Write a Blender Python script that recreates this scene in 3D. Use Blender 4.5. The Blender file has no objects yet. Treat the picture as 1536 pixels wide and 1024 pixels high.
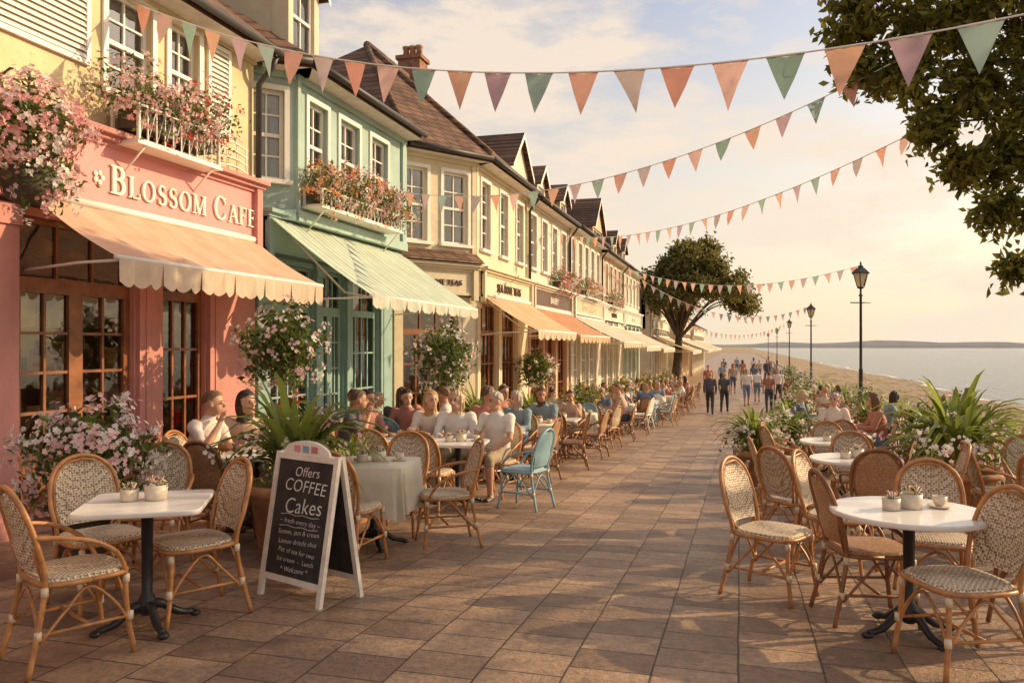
import bpy, math, random
import numpy as np
from mathutils import Vector, Matrix
random.seed(7); RNG=np.random.default_rng(7)
sc=bpy.context.scene
R=math.radians
GY=[-30,4,10,16,30,45,200,4000]; GZ=[0.0,0.0,-.28,-.55,-1.05,-1.25,-1.35,-1.5]
def g(y): return float(np.interp(y,GY,GZ))
# ------------------------------------------------------------------ materials
def nt(name):
    m=bpy.data.materials.new(name); m.use_nodes=True
    n=m.node_tree.nodes; l=m.node_tree.links
    p=n['Principled BSDF']; return m,n,l,p
def mixc(n,l,fac,a,b,mode='MIX'):
    x=n.new('ShaderNodeMix'); x.data_type='RGBA'; x.blend_type=mode
    for s,v in ((0,fac),(6,a),(7,b)):
        if hasattr(v,'is_output'): l.new(v,x.inputs[s])
        elif s==0: x.inputs[0].default_value=v
        else: x.inputs[s].default_value=(v[0],v[1],v[2],1)
    return x.outputs[2]
def noise(n,l,scale,det=4,rough=.6,vec=None,typ='Object'):
    t=n.new('ShaderNodeTexNoise'); t.inputs['Scale'].default_value=scale
    t.inputs['Detail'].default_value=det; t.inputs['Roughness'].default_value=rough
    if vec is None:
        c=n.new('ShaderNodeTexCoord'); vec=c.outputs[typ]
    l.new(vec,t.inputs['Vector']); return t.outputs[0]
def ramp(n,l,src,stops):
    r=n.new('ShaderNodeValToRGB'); l.new(src,r.inputs[0]); e=r.color_ramp.elements
    while len(e)<len(stops): e.new(.5)
    for i,(p,c) in enumerate(stops):
        e[i].position=p; e[i].color=(c[0],c[1],c[2],1) if not isinstance(c,(int,float)) else (c,c,c,1)
    return r.outputs[0]
def bump(n,l,src,p,strength=.3,dist=.02):
    b=n.new('ShaderNodeBump'); b.inputs['Strength'].default_value=strength; b.inputs['Distance'].default_value=dist
    l.new(src,b.inputs['Height']); l.new(b.outputs[0],p.inputs['Normal'])
def sc3(c,k): return tuple(min(1,x*k) for x in c)
def M(name,col,rough=.6,var=.15,scale=6,bmp=0,bs=40,metal=0,trans=0,spec=.5,island=False):
    m,n,l,p=nt(name)
    if island:
        ge=n.new('ShaderNodeNewGeometry'); src=ge.outputs['Random Per Island']
    else: src=ramp(n,l,noise(n,l,scale),[(.3,0),(.7,1)])
    c=mixc(n,l,src,sc3(col,1-var),sc3(col,1+var))
    l.new(c,p.inputs['Base Color']); p.inputs['Roughness'].default_value=rough; p.inputs['Metallic'].default_value=metal
    p.inputs['Specular IOR Level'].default_value=spec
    if bmp: bump(n,l,noise(n,l,bs,3),p,bmp,.01)
    if trans:
        t=n.new('ShaderNodeBsdfTranslucent'); l.new(c,t.inputs[0])
        x=n.new('ShaderNodeMixShader'); x.inputs[0].default_value=trans
        l.new(p.outputs[0],x.inputs[1]); l.new(t.outputs[0],x.inputs[2]); l.new(x.outputs[0],n['Material Output'].inputs[0])
    return m
def stucco(name,col):
    m,n,l,p=nt(name)
    a=ramp(n,l,noise(n,l,1.3,6,.65),[(.35,0),(.75,1)])
    c=mixc(n,l,a,sc3(col,.82),sc3(col,1.08))
    b=ramp(n,l,noise(n,l,9,5,.7),[(.52,0),(.8,.4)])
    c=mixc(n,l,b,c,sc3(col,.55))
    l.new(c,p.inputs['Base Color']); p.inputs['Roughness'].default_value=.8
    bump(n,l,noise(n,l,60,3),p,.25,.01); return m
def paving():
    m,n,l,p=nt('paving_slabs')
    c=n.new('ShaderNodeTexCoord'); mp=n.new('ShaderNodeMapping'); mp.inputs['Rotation'].default_value=(0,0,R(90))
    l.new(c.outputs['Object'],mp.inputs[0])
    wn=n.new('ShaderNodeTexNoise'); wn.inputs['Scale'].default_value=1.7; l.new(mp.outputs[0],wn.inputs['Vector'])
    wv=n.new('ShaderNodeVectorMath'); wv.operation='MULTIPLY_ADD'; l.new(wn.outputs['Color'],wv.inputs[0]); wv.inputs[1].default_value=(.02,.02,0); l.new(mp.outputs[0],wv.inputs[2])
    b=n.new('ShaderNodeTexBrick'); l.new(wv.outputs[0],b.inputs['Vector'])
    b.inputs['Scale'].default_value=1; b.inputs['Brick Width'].default_value=.30; b.inputs['Row Height'].default_value=.42
    b.inputs['Mortar Size'].default_value=.006; b.inputs['Mortar Smooth'].default_value=.4; b.offset=.5
    b.inputs['Color1'].default_value=(.25,.155,.100,1); b.inputs['Color2'].default_value=(.50,.325,.205,1); b.inputs['Mortar'].default_value=(.08,.05,.036,1)
    n1=ramp(n,l,noise(n,l,.9,6,.7),[(.32,.62),(.7,1.15)])
    col=mixc(n,l,1.0,b.outputs[0],n1,'MULTIPLY')
    n2=ramp(n,l,noise(n,l,24,6,.75),[(.35,.62),(.65,1.2)])
    col=mixc(n,l,1.0,col,n2,'MULTIPLY')
    n3=ramp(n,l,noise(n,l,5,3,.5),[(.63,0),(.69,.5)])
    col=mixc(n,l,n3,col,(.11,.075,.055))
    l.new(col,p.inputs['Base Color'])
    l.new(ramp(n,l,noise(n,l,3,5),[(.35,.28),(.7,.58)]),p.inputs['Roughness'])
    mm=n.new('ShaderNodeMath'); mm.operation='MULTIPLY_ADD'; l.new(b.outputs[1],mm.inputs[0]); mm.inputs[1].default_value=-1.2
    l.new(noise(n,l,38,5,.7),mm.inputs[2]); bump(n,l,mm.outputs[0],p,.8,.018)
    return m
def tiles(name,col):
    m,n,l,p=nt(name)
    c=n.new('ShaderNodeTexCoord'); s=n.new('ShaderNodeSeparateXYZ'); l.new(c.outputs['Object'],s.inputs[0])
    z=n.new('ShaderNodeMath'); z.operation='MULTIPLY'; l.new(s.outputs[2],z.inputs[0]); z.inputs[1].default_value=1.5
    k=n.new('ShaderNodeCombineXYZ'); l.new(s.outputs[1],k.inputs[0]); l.new(z.outputs[0],k.inputs[1])
    b=n.new('ShaderNodeTexBrick'); l.new(k.outputs[0],b.inputs['Vector']); b.inputs['Scale'].default_value=1
    b.inputs['Brick Width'].default_value=.24; b.inputs['Row Height'].default_value=.2; b.inputs['Mortar Size'].default_value=.014
    b.inputs['Color1'].default_value=(*sc3(col,.7),1); b.inputs['Color2'].default_value=(*sc3(col,1.5),1); b.inputs['Mortar'].default_value=(*sc3(col,.25),1)
    n2=ramp(n,l,noise(n,l,2.5,5,.7),[(.3,.6),(.7,1.25)])
    l.new(mixc(n,l,1.0,b.outputs[0],n2,'MULTIPLY'),p.inputs['Base Color']); p.inputs['Roughness'].default_value=.8
    mm=n.new('ShaderNodeMath'); mm.operation='MULTIPLY'; l.new(b.outputs[1],mm.inputs[0]); mm.inputs[1].default_value=-1
    bump(n,l,mm.outputs[0],p,1,.03); return m
def weave():
    m,n,l,p=nt('woven_cane')
    c=n.new('ShaderNodeTexCoord'); mp=n.new('ShaderNodeMapping'); l.new(c.outputs['Object'],mp.inputs[0]); mp.inputs['Rotation'].default_value=(.02,.03,R(0)); mp.inputs['Location'].default_value=(.003,.004,.005)
    k=n.new('ShaderNodeTexChecker'); l.new(mp.outputs[0],k.inputs[0]); k.inputs['Scale'].default_value=62
    k.inputs[1].default_value=(.78,.68,.52,1); k.inputs[2].default_value=(.46,.32,.19,1)
    v=n.new('ShaderNodeTexVoronoi'); v.inputs['Scale'].default_value=62; v.inputs['Randomness'].default_value=.25; l.new(mp.outputs[0],v.inputs['Vector'])
    f=ramp(n,l,v.outputs['Distance'],[(.45,0),(.75,1)])
    col=mixc(n,l,f,k.outputs[0],(.14,.08,.04)); l.new(col,p.inputs['Base Color']); p.inputs['Roughness'].default_value=.55
    mm=n.new('ShaderNodeMath'); mm.operation='MULTIPLY'; l.new(v.outputs['Distance'],mm.inputs[0]); mm.inputs[1].default_value=-1
    bump(n,l,mm.outputs[0],p,.8,.008); return m
def glassm(name,tint,refl=.35):
    m,n,l,p=nt(name); n.remove(p)
    t=n.new('ShaderNodeBsdfTransparent'); t.inputs[0].default_value=(*tint,1)
    gl=n.new('ShaderNodeBsdfGlossy'); gl.inputs['Roughness'].default_value=.03; gl.inputs[0].default_value=(1,.97,.92,1)
    b=n.new('ShaderNodeBump'); b.inputs['Strength'].default_value=.14; b.inputs['Distance'].default_value=.05
    l.new(noise(n,l,2.2,2,.5),b.inputs['Height']); l.new(b.outputs[0],gl.inputs['Normal'])
    lw=n.new('ShaderNodeLayerWeight'); lw.inputs[0].default_value=refl; l.new(b.outputs[0],lw.inputs['Normal'])
    x=n.new('ShaderNodeMixShader'); l.new(lw.outputs['Fresnel'],x.inputs[0]); l.new(t.outputs[0],x.inputs[1]); l.new(gl.outputs[0],x.inputs[2])
    l.new(x.outputs[0],n['Material Output'].inputs[0]); return m
def clothm(name,c1,c2=None,w=.14,trans=.35):
    m,n,l,p=nt(name)
    if c2:
        c=n.new('ShaderNodeTexCoord'); s=n.new('ShaderNodeSeparateXYZ'); l.new(c.outputs['Object'],s.inputs[0])
        a=n.new('ShaderNodeMath'); a.operation='PINGPONG'; l.new(s.outputs[1],a.inputs[0]); a.inputs[1].default_value=w
        q=n.new('ShaderNodeMath'); q.operation='GREATER_THAN'; l.new(a.outputs[0],q.inputs[0]); q.inputs[1].default_value=w/2
        col=mixc(n,l,q.outputs[0],c1,c2)
    else: col=mixc(n,l,0.0,c1,c1)
    nn=ramp(n,l,noise(n,l,3,5,.6),[(.3,.8),(.7,1.05)]); col=mixc(n,l,1.0,col,nn,'MULTIPLY')
    l.new(col,p.inputs['Base Color']); p.inputs['Roughness'].default_value=.85
    bump(n,l,noise(n,l,5,3),p,.25,.04)
    t=n.new('ShaderNodeBsdfTranslucent'); l.new(col,t.inputs[0]); x=n.new('ShaderNodeMixShader'); x.inputs[0].default_value=trans
    l.new(p.outputs[0],x.inputs[1]); l.new(t.outputs[0],x.inputs[2]); l.new(x.outputs[0],n['Material Output'].inputs[0]); return m
def seam():
    m,n,l,p=nt('sea_water')
    l.new(mixc(n,l,ramp(n,l,noise(n,l,.03,3),[(.3,0),(.7,1)]),(.10,.12,.125),(.14,.16,.16)),p.inputs['Base Color']); p.inputs['Roughness'].default_value=.14
    c=n.new('ShaderNodeTexCoord'); mp=n.new('ShaderNodeMapping'); mp.inputs['Scale'].default_value=(1,.35,1); l.new(c.outputs['Object'],mp.inputs[0])
    bump(n,l,noise(n,l,.9,6,.65,mp.outputs[0]),p,1.0,.6); return m
def sandm():
    m,n,l,p=nt('beach_sand')
    a=ramp(n,l,noise(n,l,.5,7,.7),[(.35,(.22,.155,.09)),(.5,(.38,.28,.175)),(.7,(.52,.40,.27))])
    b=ramp(n,l,noise(n,l,1.6,7,.78),[(.50,0),(.60,.8)])
    l.new(mixc(n,l,b,a,(.13,.10,.04)),p.inputs['Base Color']); p.inputs['Roughness'].default_value=.95
    bump(n,l,noise(n,l,3,8,.75),p,1,.2); return m
def chalk():
    m,n,l,p=nt('chalkboard_surface')
    l.new(mixc(n,l,ramp(n,l,noise(n,l,5,6,.7),[(.4,0),(.8,1)]),(.03,.022,.02),(.085,.068,.056)),p.inputs['Base Color']); p.inputs['Roughness'].default_value=.8; return m

MT={}
MT['pave']=paving(); MT['weave']=weave(); MT['sea']=seam(); MT['sand']=sandm(); MT['chalk']=chalk()
MT['cane']=M('rattan_cane',(.44,.20,.07),.38,.35,12)
MT['canedark']=M('dark_rattan',(.24,.10,.04),.45,.3,12)
MT['wrap']=M('rattan_wrap',(.68,.55,.38),.5,.1)
MT['bluepaint']=M('blue_paint',(.24,.39,.45),.45,.15)
MT['white']=M('white_paint',(.8,.76,.68),.45,.06,4)
MT['iron']=M('black_iron',(.02,.02,.022),.4,.2,20,.2,60)
MT['marble']=M('table_top',(.8,.77,.72),.2,.08,5)
MT['ceramic']=M('ceramic',(.66,.56,.43),.3,.12,30)
MT['terra']=M('terracotta',(.40,.2,.10),.8,.3,8,.3,30)
MT['darkpot']=M('dark_pot',(.09,.07,.05),.7,.3,8,.3,30)
MT['wood']=M('varnished_wood',(.24,.09,.035),.4,.35,6,.2,30)
MT['darkwood']=M('dark_wood',(.10,.05,.03),.5,.3,6)
MT['gutter']=M('gutter_paint',(.05,.045,.04),.5,.2)
MT['brick']=M('chimney_brick',(.27,.13,.08),.9,.35,9,.5,20)
MT['roof']=tiles('roof_tiles',(.16,.085,.05)); MT['roof2']=tiles('roof_tiles_grey',(.15,.10,.07))
MT['glass']=glassm('window_glass',(.8,.82,.8),.55); MT['shopglass']=glassm('shop_glass',(.85,.8,.7),.5)
MT['curtain']=M('curtain',(.64,.61,.56),.9,.15,5)
MT['interior']=M('shop_interior',(.22,.11,.05),.8,.5,2)
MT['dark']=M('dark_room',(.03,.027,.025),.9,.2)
MT['amber']=M('glow_tinted_goods',(.8,.5,.2),.5,.4,island=True)  # goods coloured bright amber to imitate a warmly lit interior
MT['goods']=M('shelf_goods',(.55,.28,.12),.5,.6,island=True)
MT['letters']=M('sign_letters',(.84,.78,.64),.4,.05)
MT['bark']=M('bark',(.11,.075,.05),.95,.4,5,.8,14)
MT['leafN']=M('tree_leaves',(.22,.21,.035),.42,.65,trans=.58,island=True)
MT['leafF']=M('far_tree_leaves',(.20,.175,.045),.6,.5,trans=.45,island=True)
MT['leafP']=M('plant_leaves',(.13,.165,.035),.45,.55,trans=.4,island=True)
MT['blade']=M('blade_leaves',(.25,.30,.06),.4,.45,trans=.45,island=True)
for k,c in dict(fwhite=(.86,.80,.74),fpink=(.78,.36,.36),fred=(.6,.06,.05),flpink=(.84,.57,.55),forange=(.8,.35,.12),fyel=(.8,.6,.2)).items():
    MT[k]=M('petals_'+k,c,.6,.18,trans=.3,island=True)
MT['kerb']=M('kerb_stone',(.38,.31,.25),.85,.25,4,.3,20)
MT['foam']=M('sea_foam',(.7,.68,.62),.8,.1)
MT['hill']=M('haze_tinted_hill',(.74,.67,.58),1,.08,.02)  # pale warm base colour carries the distance haze
# ------------------------------------------------------------------ mesh builder
def cr(pts,k=6):
    pts=[Vector(p) for p in pts]; out=[]
    P=[pts[0]*2-pts[1]]+pts+[pts[-1]*2-pts[-2]]
    for i in range(1,len(P)-2):
        a,b,c,d=P[i-1:i+3]
        for j in range(k):
            t=j/k
            out.append(.5*((2*b)+(c-a)*t+(2*a-5*b+4*c-d)*t*t+(3*b-a-3*c+d)*t**3))
    out.append(pts[-1]); return out
class MB:
    def __init__(s): s.v=[];s.f=[];s.m=[];s.sm=[]
    def add(s,V,F,mat,smooth=False):
        o=len(s.v); s.v.extend([tuple(x) for x in V])
        for f in F: s.f.append(tuple(i+o for i in f)); s.m.append(mat); s.sm.append(smooth)
    def box(s,x0,x1,y0,y1,z0,z1,mat):
        V=[(x,y,z) for x in (x0,x1) for y in (y0,y1) for z in (z0,z1)]
        s.add(V,[(0,1,3,2),(4,6,7,5),(0,4,5,1),(2,3,7,6),(0,2,6,4),(1,5,7,3)],mat)
    def fbox(s,F,s0,s1,z0,z1,n0,n1,mat):
        V=[fp(F,a,z,n) for a in (s0,s1) for n in (n0,n1) for z in (z0,z1)]
        s.add(V,[(0,1,3,2),(4,6,7,5),(0,4,5,1),(2,3,7,6),(0,2,6,4),(1,5,7,3)],mat)
    def tube(s,pts,r,mat,n=8,sm=True,cap=True,flat=1):
        pts=[Vector(p) for p in pts]; N=len(pts)
        rr=r if isinstance(r,(list,tuple)) else [r]*N
        V=[];up=Vector((0,0,1)); t0=(pts[1]-pts[0]).normalized()
        u=t0.cross(up); 
        if u.length<.05: u=t0.cross(Vector((0,1,0)))
        u.normalize()
        for i,p in enumerate(pts):
            t=(pts[min(i+1,N-1)]-pts[max(i-1,0)]).normalized()
            u=(u-t*u.dot(t)).normalized(); w=t.cross(u)
            for j in range(n):
                a=2*math.pi*j/n; V.append(p+u*math.cos(a)*rr[i]+w*math.sin(a)*rr[i]*flat)
        F=[(i*n+j,i*n+(j+1)%n,(i+1)*n+(j+1)%n,(i+1)*n+j) for i in range(N-1) for j in range(n)]
        if cap: F+= [tuple(range(n))[::-1],tuple((N-1)*n+j for j in range(n))]
        s.add(V,F,mat,sm)
    def rings(s,R_,mat,n=16,sm=True,cap=True):
        V=[];N=len(R_)
        for (cx,cy,cz,rx,ry) in R_:
            for j in range(n):
                a=2*math.pi*j/n; V.append((cx+rx*math.cos(a),cy+ry*math.sin(a),cz))
        F=[(i*n+j,i*n+(j+1)%n,(i+1)*n+(j+1)%n,(i+1)*n+j) for i in range(N-1) for j in range(n)]
        if cap: F+=[tuple(range(n))[::-1],tuple((N-1)*n+j for j in range(n))]
        s.add(V,F,mat,sm)
    def lathe(s,prof,mat,c=(0,0,0),n=16,sm=True): s.rings([(c[0],c[1],c[2]+z,max(r,.0005),max(r,.0005)) for r,z in prof],mat,n,sm)
    def ell(s,c,r,mat,n=14,m=9,rot=None):
        V=[]
        for i in range(m+1):
            th=math.pi*i/m
            for j in range(n):
                a=2*math.pi*j/n; v=Vector((max(math.sin(th),.002)*math.cos(a)*r[0],max(math.sin(th),.002)*math.sin(a)*r[1],-math.cos(th)*r[2]))
                if rot: v=rot@v
                V.append(v+Vector(c))
        F=[(i*n+j,i*n+(j+1)%n,(i+1)*n+(j+1)%n,(i+1)*n+j) for i in range(m) for j in range(n)]+[tuple(range(n))[::-1],tuple(m*n+j for j in range(n))]
        s.add(V,F,mat,True)
    def leaves(s,C,size,mat,w=.45,jit=.35,up=.3):
        C=np.asarray(C); N=len(C)
        d=RNG.normal(size=(N,3)); d[:,2]-=up; d/=np.linalg.norm(d,axis=1)[:,None]
        e=np.cross(d,RNG.normal(size=(N,3))); e/=np.linalg.norm(e,axis=1)[:,None]; nn=np.cross(d,e)
        L=(size*(1+jit*(RNG.random(N)*2-1)))[:,None]
        a=C; b=C+d*L*.5+e*L*w*.5+nn*L*.08; c=C+d*L-nn*L*.06; q=C+d*L*.5-e*L*w*.5+nn*L*.08
        V=np.stack([a,b,c,q],1).reshape(-1,3); o=len(s.v); s.v.extend(map(tuple,V.tolist()))
        s.f.extend([(o+4*i,o+4*i+1,o+4*i+2,o+4*i+3) for i in range(N)]); s.m.extend([mat]*N); s.sm.extend([False]*N)
    def flower(s,c,nrm,r,mat):
        nrm=Vector(nrm).normalized(); u=nrm.cross(Vector((.3,.5,.8))).normalized(); w=nrm.cross(u); c=Vector(c)
        V=[c];F=[]
        for k in range(5):
            a=k*1.2566
            def q(an,rr,h=0): return c+(u*math.cos(an)+w*math.sin(an))*rr+nrm*h
            o=len(V); V+= [q(a-.55,r*.7,r*.2),q(a,r,r*.1),q(a+.55,r*.7,r*.2)]; F.append((0,o,o+1,o+2))
        s.add(V,F,mat)
    def blade(s,base,az,L,w,droop,mat,rise=1.2):
        base=Vector(base); h=Vector((math.cos(az),math.sin(az),0)); side=Vector((-math.sin(az),math.cos(az),0)); V=[]
        K=6
        for i in range(K+1):
            t=i/K; p=base+h*(L*.75*t*(.35+.65*t)*droop)+Vector((0,0,L*(rise*t-droop*.75*t*t*t)))
            ww=w*(math.sin(math.pi*min(1,.15+.85*t))**.7)*.5+.001
            V+= [p-side*ww+Vector((0,0,ww*.5)),p,p+side*ww+Vector((0,0,ww*.5))]
        F=[]
        for i in range(K): F+=[(3*i,3*i+1,3*i+4,3*i+3),(3*i+1,3*i+2,3*i+5,3*i+4)]
        s.add(V,F,mat,True)
    def mesh(s,name):
        me=bpy.data.meshes.new(name); me.from_pydata(s.v,[],s.f)
        mats=[]; idx={}
        for m in s.m:
            if m.name not in idx: idx[m.name]=len(mats); mats.append(m)
        for m in mats: me.materials.append(m)
        me.polygons.foreach_set('material_index',[idx[m.name] for m in s.m]); me.polygons.foreach_set('use_smooth',s.sm); me.update(); return me
    def build(s,name,parent=None,loc=(0,0,0),rz=0):
        return place(s.mesh(name),name,loc,rz,parent)
def place(me,name,loc=(0,0,0),rz=0,parent=None,s=1):
    o=bpy.data.objects.new(name,me); sc.collection.objects.link(o); o.location=loc; o.rotation_euler=(0,0,rz); o.scale=(s,s,s)
    if parent: o.parent=parent
    return o
def empty(name,loc=(0,0,0)):
    o=bpy.data.objects.new(name,None); o.empty_display_size=.2; sc.collection.objects.link(o); o.location=loc; return o
def fp(F,s,z,n):
    ox,oy,dx,dy=F; return (ox+dx*s+dy*n,oy+dy*s-dx*n,z)
def FR(a,b):
    L=math.hypot(b[0]-a[0],b[1]-a[1]); return (a[0],a[1],(b[0]-a[0])/L,(b[1]-a[1])/L),L
def text(name,body,size,F,s,z,n,mat,parent,ext=.012,align='CENTER'):
    c=bpy.data.curves.new(name,'FONT'); c.body=body; c.size=size; c.extrude=ext; c.align_x=align; c.align_y='CENTER'; c.resolution_u=3
    c.space_character=1.1
    o=bpy.data.objects.new(name,c); sc.collection.objects.link(o); c.materials.append(mat)
    dx,dy=F[2],F[3]; p=fp(F,s,z,n)
    o.matrix_world=Matrix(((dx,0,dy,p[0]),(dy,0,-dx,p[1]),(0,1,0,p[2]),(0,0,0,1)))
    o.parent=parent; return o
def serif_word(parent,F,s0,zb,n,words,mat):
    mb=MB(); th=.17; tn=.075
    def seg(P,w,O,h,ext=.022):
        V=[];N=len(P)
        for i,(x,y) in enumerate(P):
            a=P[max(i-1,0)]; b=P[min(i+1,N-1)]; dx,dy=b[0]-a[0],b[1]-a[1]; L=math.hypot(dx,dy) or 1
            ww=(w[i] if isinstance(w,list) else w)/2; nx,ny=-dy/L*ww,dx/L*ww
            for sx in (1,-1):
                for e in (0,ext): V.append(fp(F,O+(x+nx*sx)*h,zb+(y+ny*sx)*h,n+e))
        Fc=[]
        for i in range(N-1):
            a=4*i; b=a+4; Fc+=[(a+1,b+1,b+3,a+3),(a,a+1,b+1,b)[::-1],(a+2,b+2,b+3,a+3)]
        Fc+=[(0,1,3,2),(4*N-4,4*N-3,4*N-1,4*N-2)]
        mb.add(V,Fc,mat)
    def arc(cx,cy,rx,ry,a0,a1,k=16): return [(cx+rx*math.cos(R(a0+(a1-a0)*i/k)),cy+ry*math.sin(R(a0+(a1-a0)*i/k))) for i in range(k+1)]
    def wv(P,cx): return [tn+(th-tn)*abs(math.cos(math.atan2(p[1]-.5,(p[0]-cx)*1.2)))**1.5 for p in P]
    def stem(O,h,x,y0=0,y1=1,w=th):
        seg([(x,y0),(x,y1)],w,O,h)
        seg([(x-.17,y0+.025),(x+.17,y0+.025)],.05,O,h,.021); seg([(x-.17,y1-.025),(x+.17,y1-.025)],.05,O,h,.021)
    O=s0
    for ch,h in words:
        if ch==' ': O+=h; continue
        if ch=='L': stem(O,h,.15); seg([(.15,.035),(.66,.035)],.07,O,h); seg([(.66,0),(.69,.26)],.06,O,h); W_=.78
        elif ch=='O': 
            P=arc(.44,.5,.36,.47,0,360,28); seg(P,wv(P,.44),O,h); W_=.97
        elif ch=='S':
            P=arc(.33,.735,.2,.215,20,270,12)[:-1]+arc(.33,.27,.22,.235,90,-160,12); k=len(P)
            seg(P,[tn+(th-tn)*math.sin(math.pi*i/(k-1))**2 for i in range(k)],O,h); seg([(.52,.72),(.53,.95)],.05,O,h); seg([(.11,.28),(.10,.05)],.05,O,h); W_=.72
        elif ch=='M': stem(O,h,.15,w=tn); stem(O,h,.92,w=th); seg([(.17,.98),(.53,.04)],th*.9,O,h,.0205); seg([(.53,.04),(.9,.98)],tn,O,h,.0195); W_=1.14
        elif ch=='B':
            stem(O,h,.15); P=[(.15,.965)]+arc(.36,.755,.2,.21,90,-90,10)+[(.15,.545)]; seg(P,[tn]+[tn+(th-tn)*math.sin(math.pi*i/10) for i in range(11)]+[tn],O,h,.0205)
            P=[(.15,.53)]+arc(.38,.285,.24,.25,90,-90,10)+[(.15,.035)]; seg(P,[tn]+[tn+(th-tn)*math.sin(math.pi*i/10) for i in range(11)]+[tn],O,h,.0195); W_=.8
        elif ch=='C': 
            P=arc(.46,.5,.36,.47,40,320,22); seg(P,wv(P,.46),O,h); seg([(.745,.68),(.755,.98)],.05,O,h); seg([(.745,.32),(.755,.1)],.05,O,h,.02); W_=.92
        elif ch=='A': seg([(.42,.99),(.12,.02)],tn,O,h,.0205); seg([(.40,1.0),(.76,.02)],th,O,h); seg([(.22,.34),(.64,.34)],.06,O,h,.019); seg([(0,.025),(.24,.025)],.05,O,h,.021); seg([(.6,.025),(.92,.025)],.05,O,h,.021); W_=.94
        elif ch=='F' or ch=='E':
            stem(O,h,.15); seg([(.15,.965),(.62,.965)],.07,O,h,.0205); seg([(.62,1.0),(.64,.76)],.05,O,h,.0195); seg([(.2,.52),(.5,.52)],.06,O,h,.0205); seg([(.5,.62),(.5,.42)],.05,O,h,.0195)
            if ch=='E': seg([(.15,.035),(.64,.035)],.07,O,h,.0203); seg([(.64,0),(.67,.26)],.05,O,h,.0195)
            W_=.76
        O+=(W_+.07)*h
    mb.build('sign_lettering',parent); return O
# ------------------------------------------------------------------ buildings
def facade(mb,F,L,z0,z1,ops,mat,rev=.14):
    S=sorted({0,L,*[o[0] for o in ops],*[o[1] for o in ops]}); Z=sorted({z0,z1,*[o[2] for o in ops],*[o[3] for o in ops]})
    for i in range(len(S)-1):
        for j in range(len(Z)-1):
            a=(S[i]+S[i+1])/2; b=(Z[j]+Z[j+1])/2
            if any(o[0]<a<o[1] and o[2]<b<o[3] for o in ops): continue
            mb.add([fp(F,S[i],Z[j],0),fp(F,S[i+1],Z[j],0),fp(F,S[i+1],Z[j+1],0),fp(F,S[i],Z[j+1],0)],[(0,1,2,3)],mat)
    for (a,b,c,d) in [o[:4] for o in ops]:
        q=[(a,c),(b,c),(b,d),(a,d)]
        for k in range(4):
            p,r=q[k],q[(k+1)%4]
            mb.add([fp(F,p[0],p[1],0),fp(F,r[0],r[1],0),fp(F,r[0],r[1],-rev),fp(F,p[0],p[1],-rev)],[(0,1,2,3)],mat)
def window(tr,gl,F,a,b,c,d,nx=2,nz=4,fm=None,gm=None,sash=True,arch=True,curt=True,fw=.05,mw=.022):
    fm=fm or MT['white']; gm=gm or MT['glass']
    n0,n1=-.12,-.06
    tr.fbox(F,a,a+fw,c,d,n0,n1,fm); tr.fbox(F,b-fw,b,c,d,n0,n1,fm)
    tr.fbox(F,a+fw,b-fw,c,c+fw,n0,n1,fm); tr.fbox(F,a+fw,b-fw,d-fw,d,n0,n1,fm)
    if sash: m=(c+d)/2; tr.fbox(F,a+fw,b-fw,m-.025,m+.025,n0+.003,n1+.01,fm)
    for i in range(1,nx):
        x=a+fw+(b-a-2*fw)*i/nx; tr.fbox(F,x-mw/2,x+mw/2,c+fw,d-fw,n0+.015,n1-.01,fm)
    for j in range(1,nz):
        if sash and j*2==nz: continue
        z=c+fw+(d-c-2*fw)*j/nz; tr.fbox(F,a+fw,b-fw,z-mw/2,z+mw/2,n0+.017,n1-.012,fm)
    gl.add([fp(F,a+.01,c+.01,-.095),fp(F,b-.01,c+.01,-.095),fp(F,b-.01,d-.01,-.095),fp(F,a+.01,d-.01,-.095)],[(0,1,2,3)],gm)
    if curt:
        gl.add([fp(F,a,c,-.24),fp(F,b,c,-.24),fp(F,b,d,-.24),fp(F,a,d,-.24)],[(0,1,2,3)],MT['dark'])  # near-black sheet stands in for the unlit room behind the glass
        w=(b-a)*random.uniform(.22,.46)
        for (x0,x1) in ((a,a+w),(b-w,b)):
            K=8; V=[];
            for k in range(K+1):
                t=x0+(x1-x0)*k/K; n=-.17-.015*(k%2); V+=[fp(F,t,c,n),fp(F,t,d,n)]
            gl.add(V,[(2*k,2*k+2,2*k+3,2*k+1) for k in range(K)],MT['curtain'],True)
        if random.random()<.6:
            h=(d-c)*random.uniform(.15,.5); gl.add([fp(F,a,d-h,-.15),fp(F,b,d-h,-.15),fp(F,b,d,-.15),fp(F,a,d,-.15)],[(0,1,2,3)],MT['curtain'])
    if arch:
        e=.07
        tr.fbox(F,a-e,a,c,d+e,.002,.03,fm); tr.fbox(F,b,b+e,c,d+e,.002,.03,fm); tr.fbox(F,a,b,d,d+e,.002,.032,fm)
        tr.fbox(F,a-.1,b+.1,c-.06,c,.002,.09,fm)
def shutter(tr,F,a,b,c,d,mat):
    tr.fbox(F,a,a+.05,c,d,.004,.045,mat); tr.fbox(F,b-.05,b,c,d,.004,.045,mat); tr.fbox(F,a+.05,b-.05,c,c+.05,.004,.045,mat); tr.fbox(F,a+.05,b-.05,d-.05,d,.004,.045,mat)
    z=c+.06
    while z<d-.08:
        V=[fp(F,a+.05,z,.042),fp(F,b-.05,z,.042),fp(F,b-.05,z+.055,.008),fp(F,a+.05,z+.055,.008)]
        tr.add(V+[(v[0],v[1],v[2]+.01) for v in V],[(0,1,2,3),(4,5,6,7),(0,1,5,4)],mat); z+=.062
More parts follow.
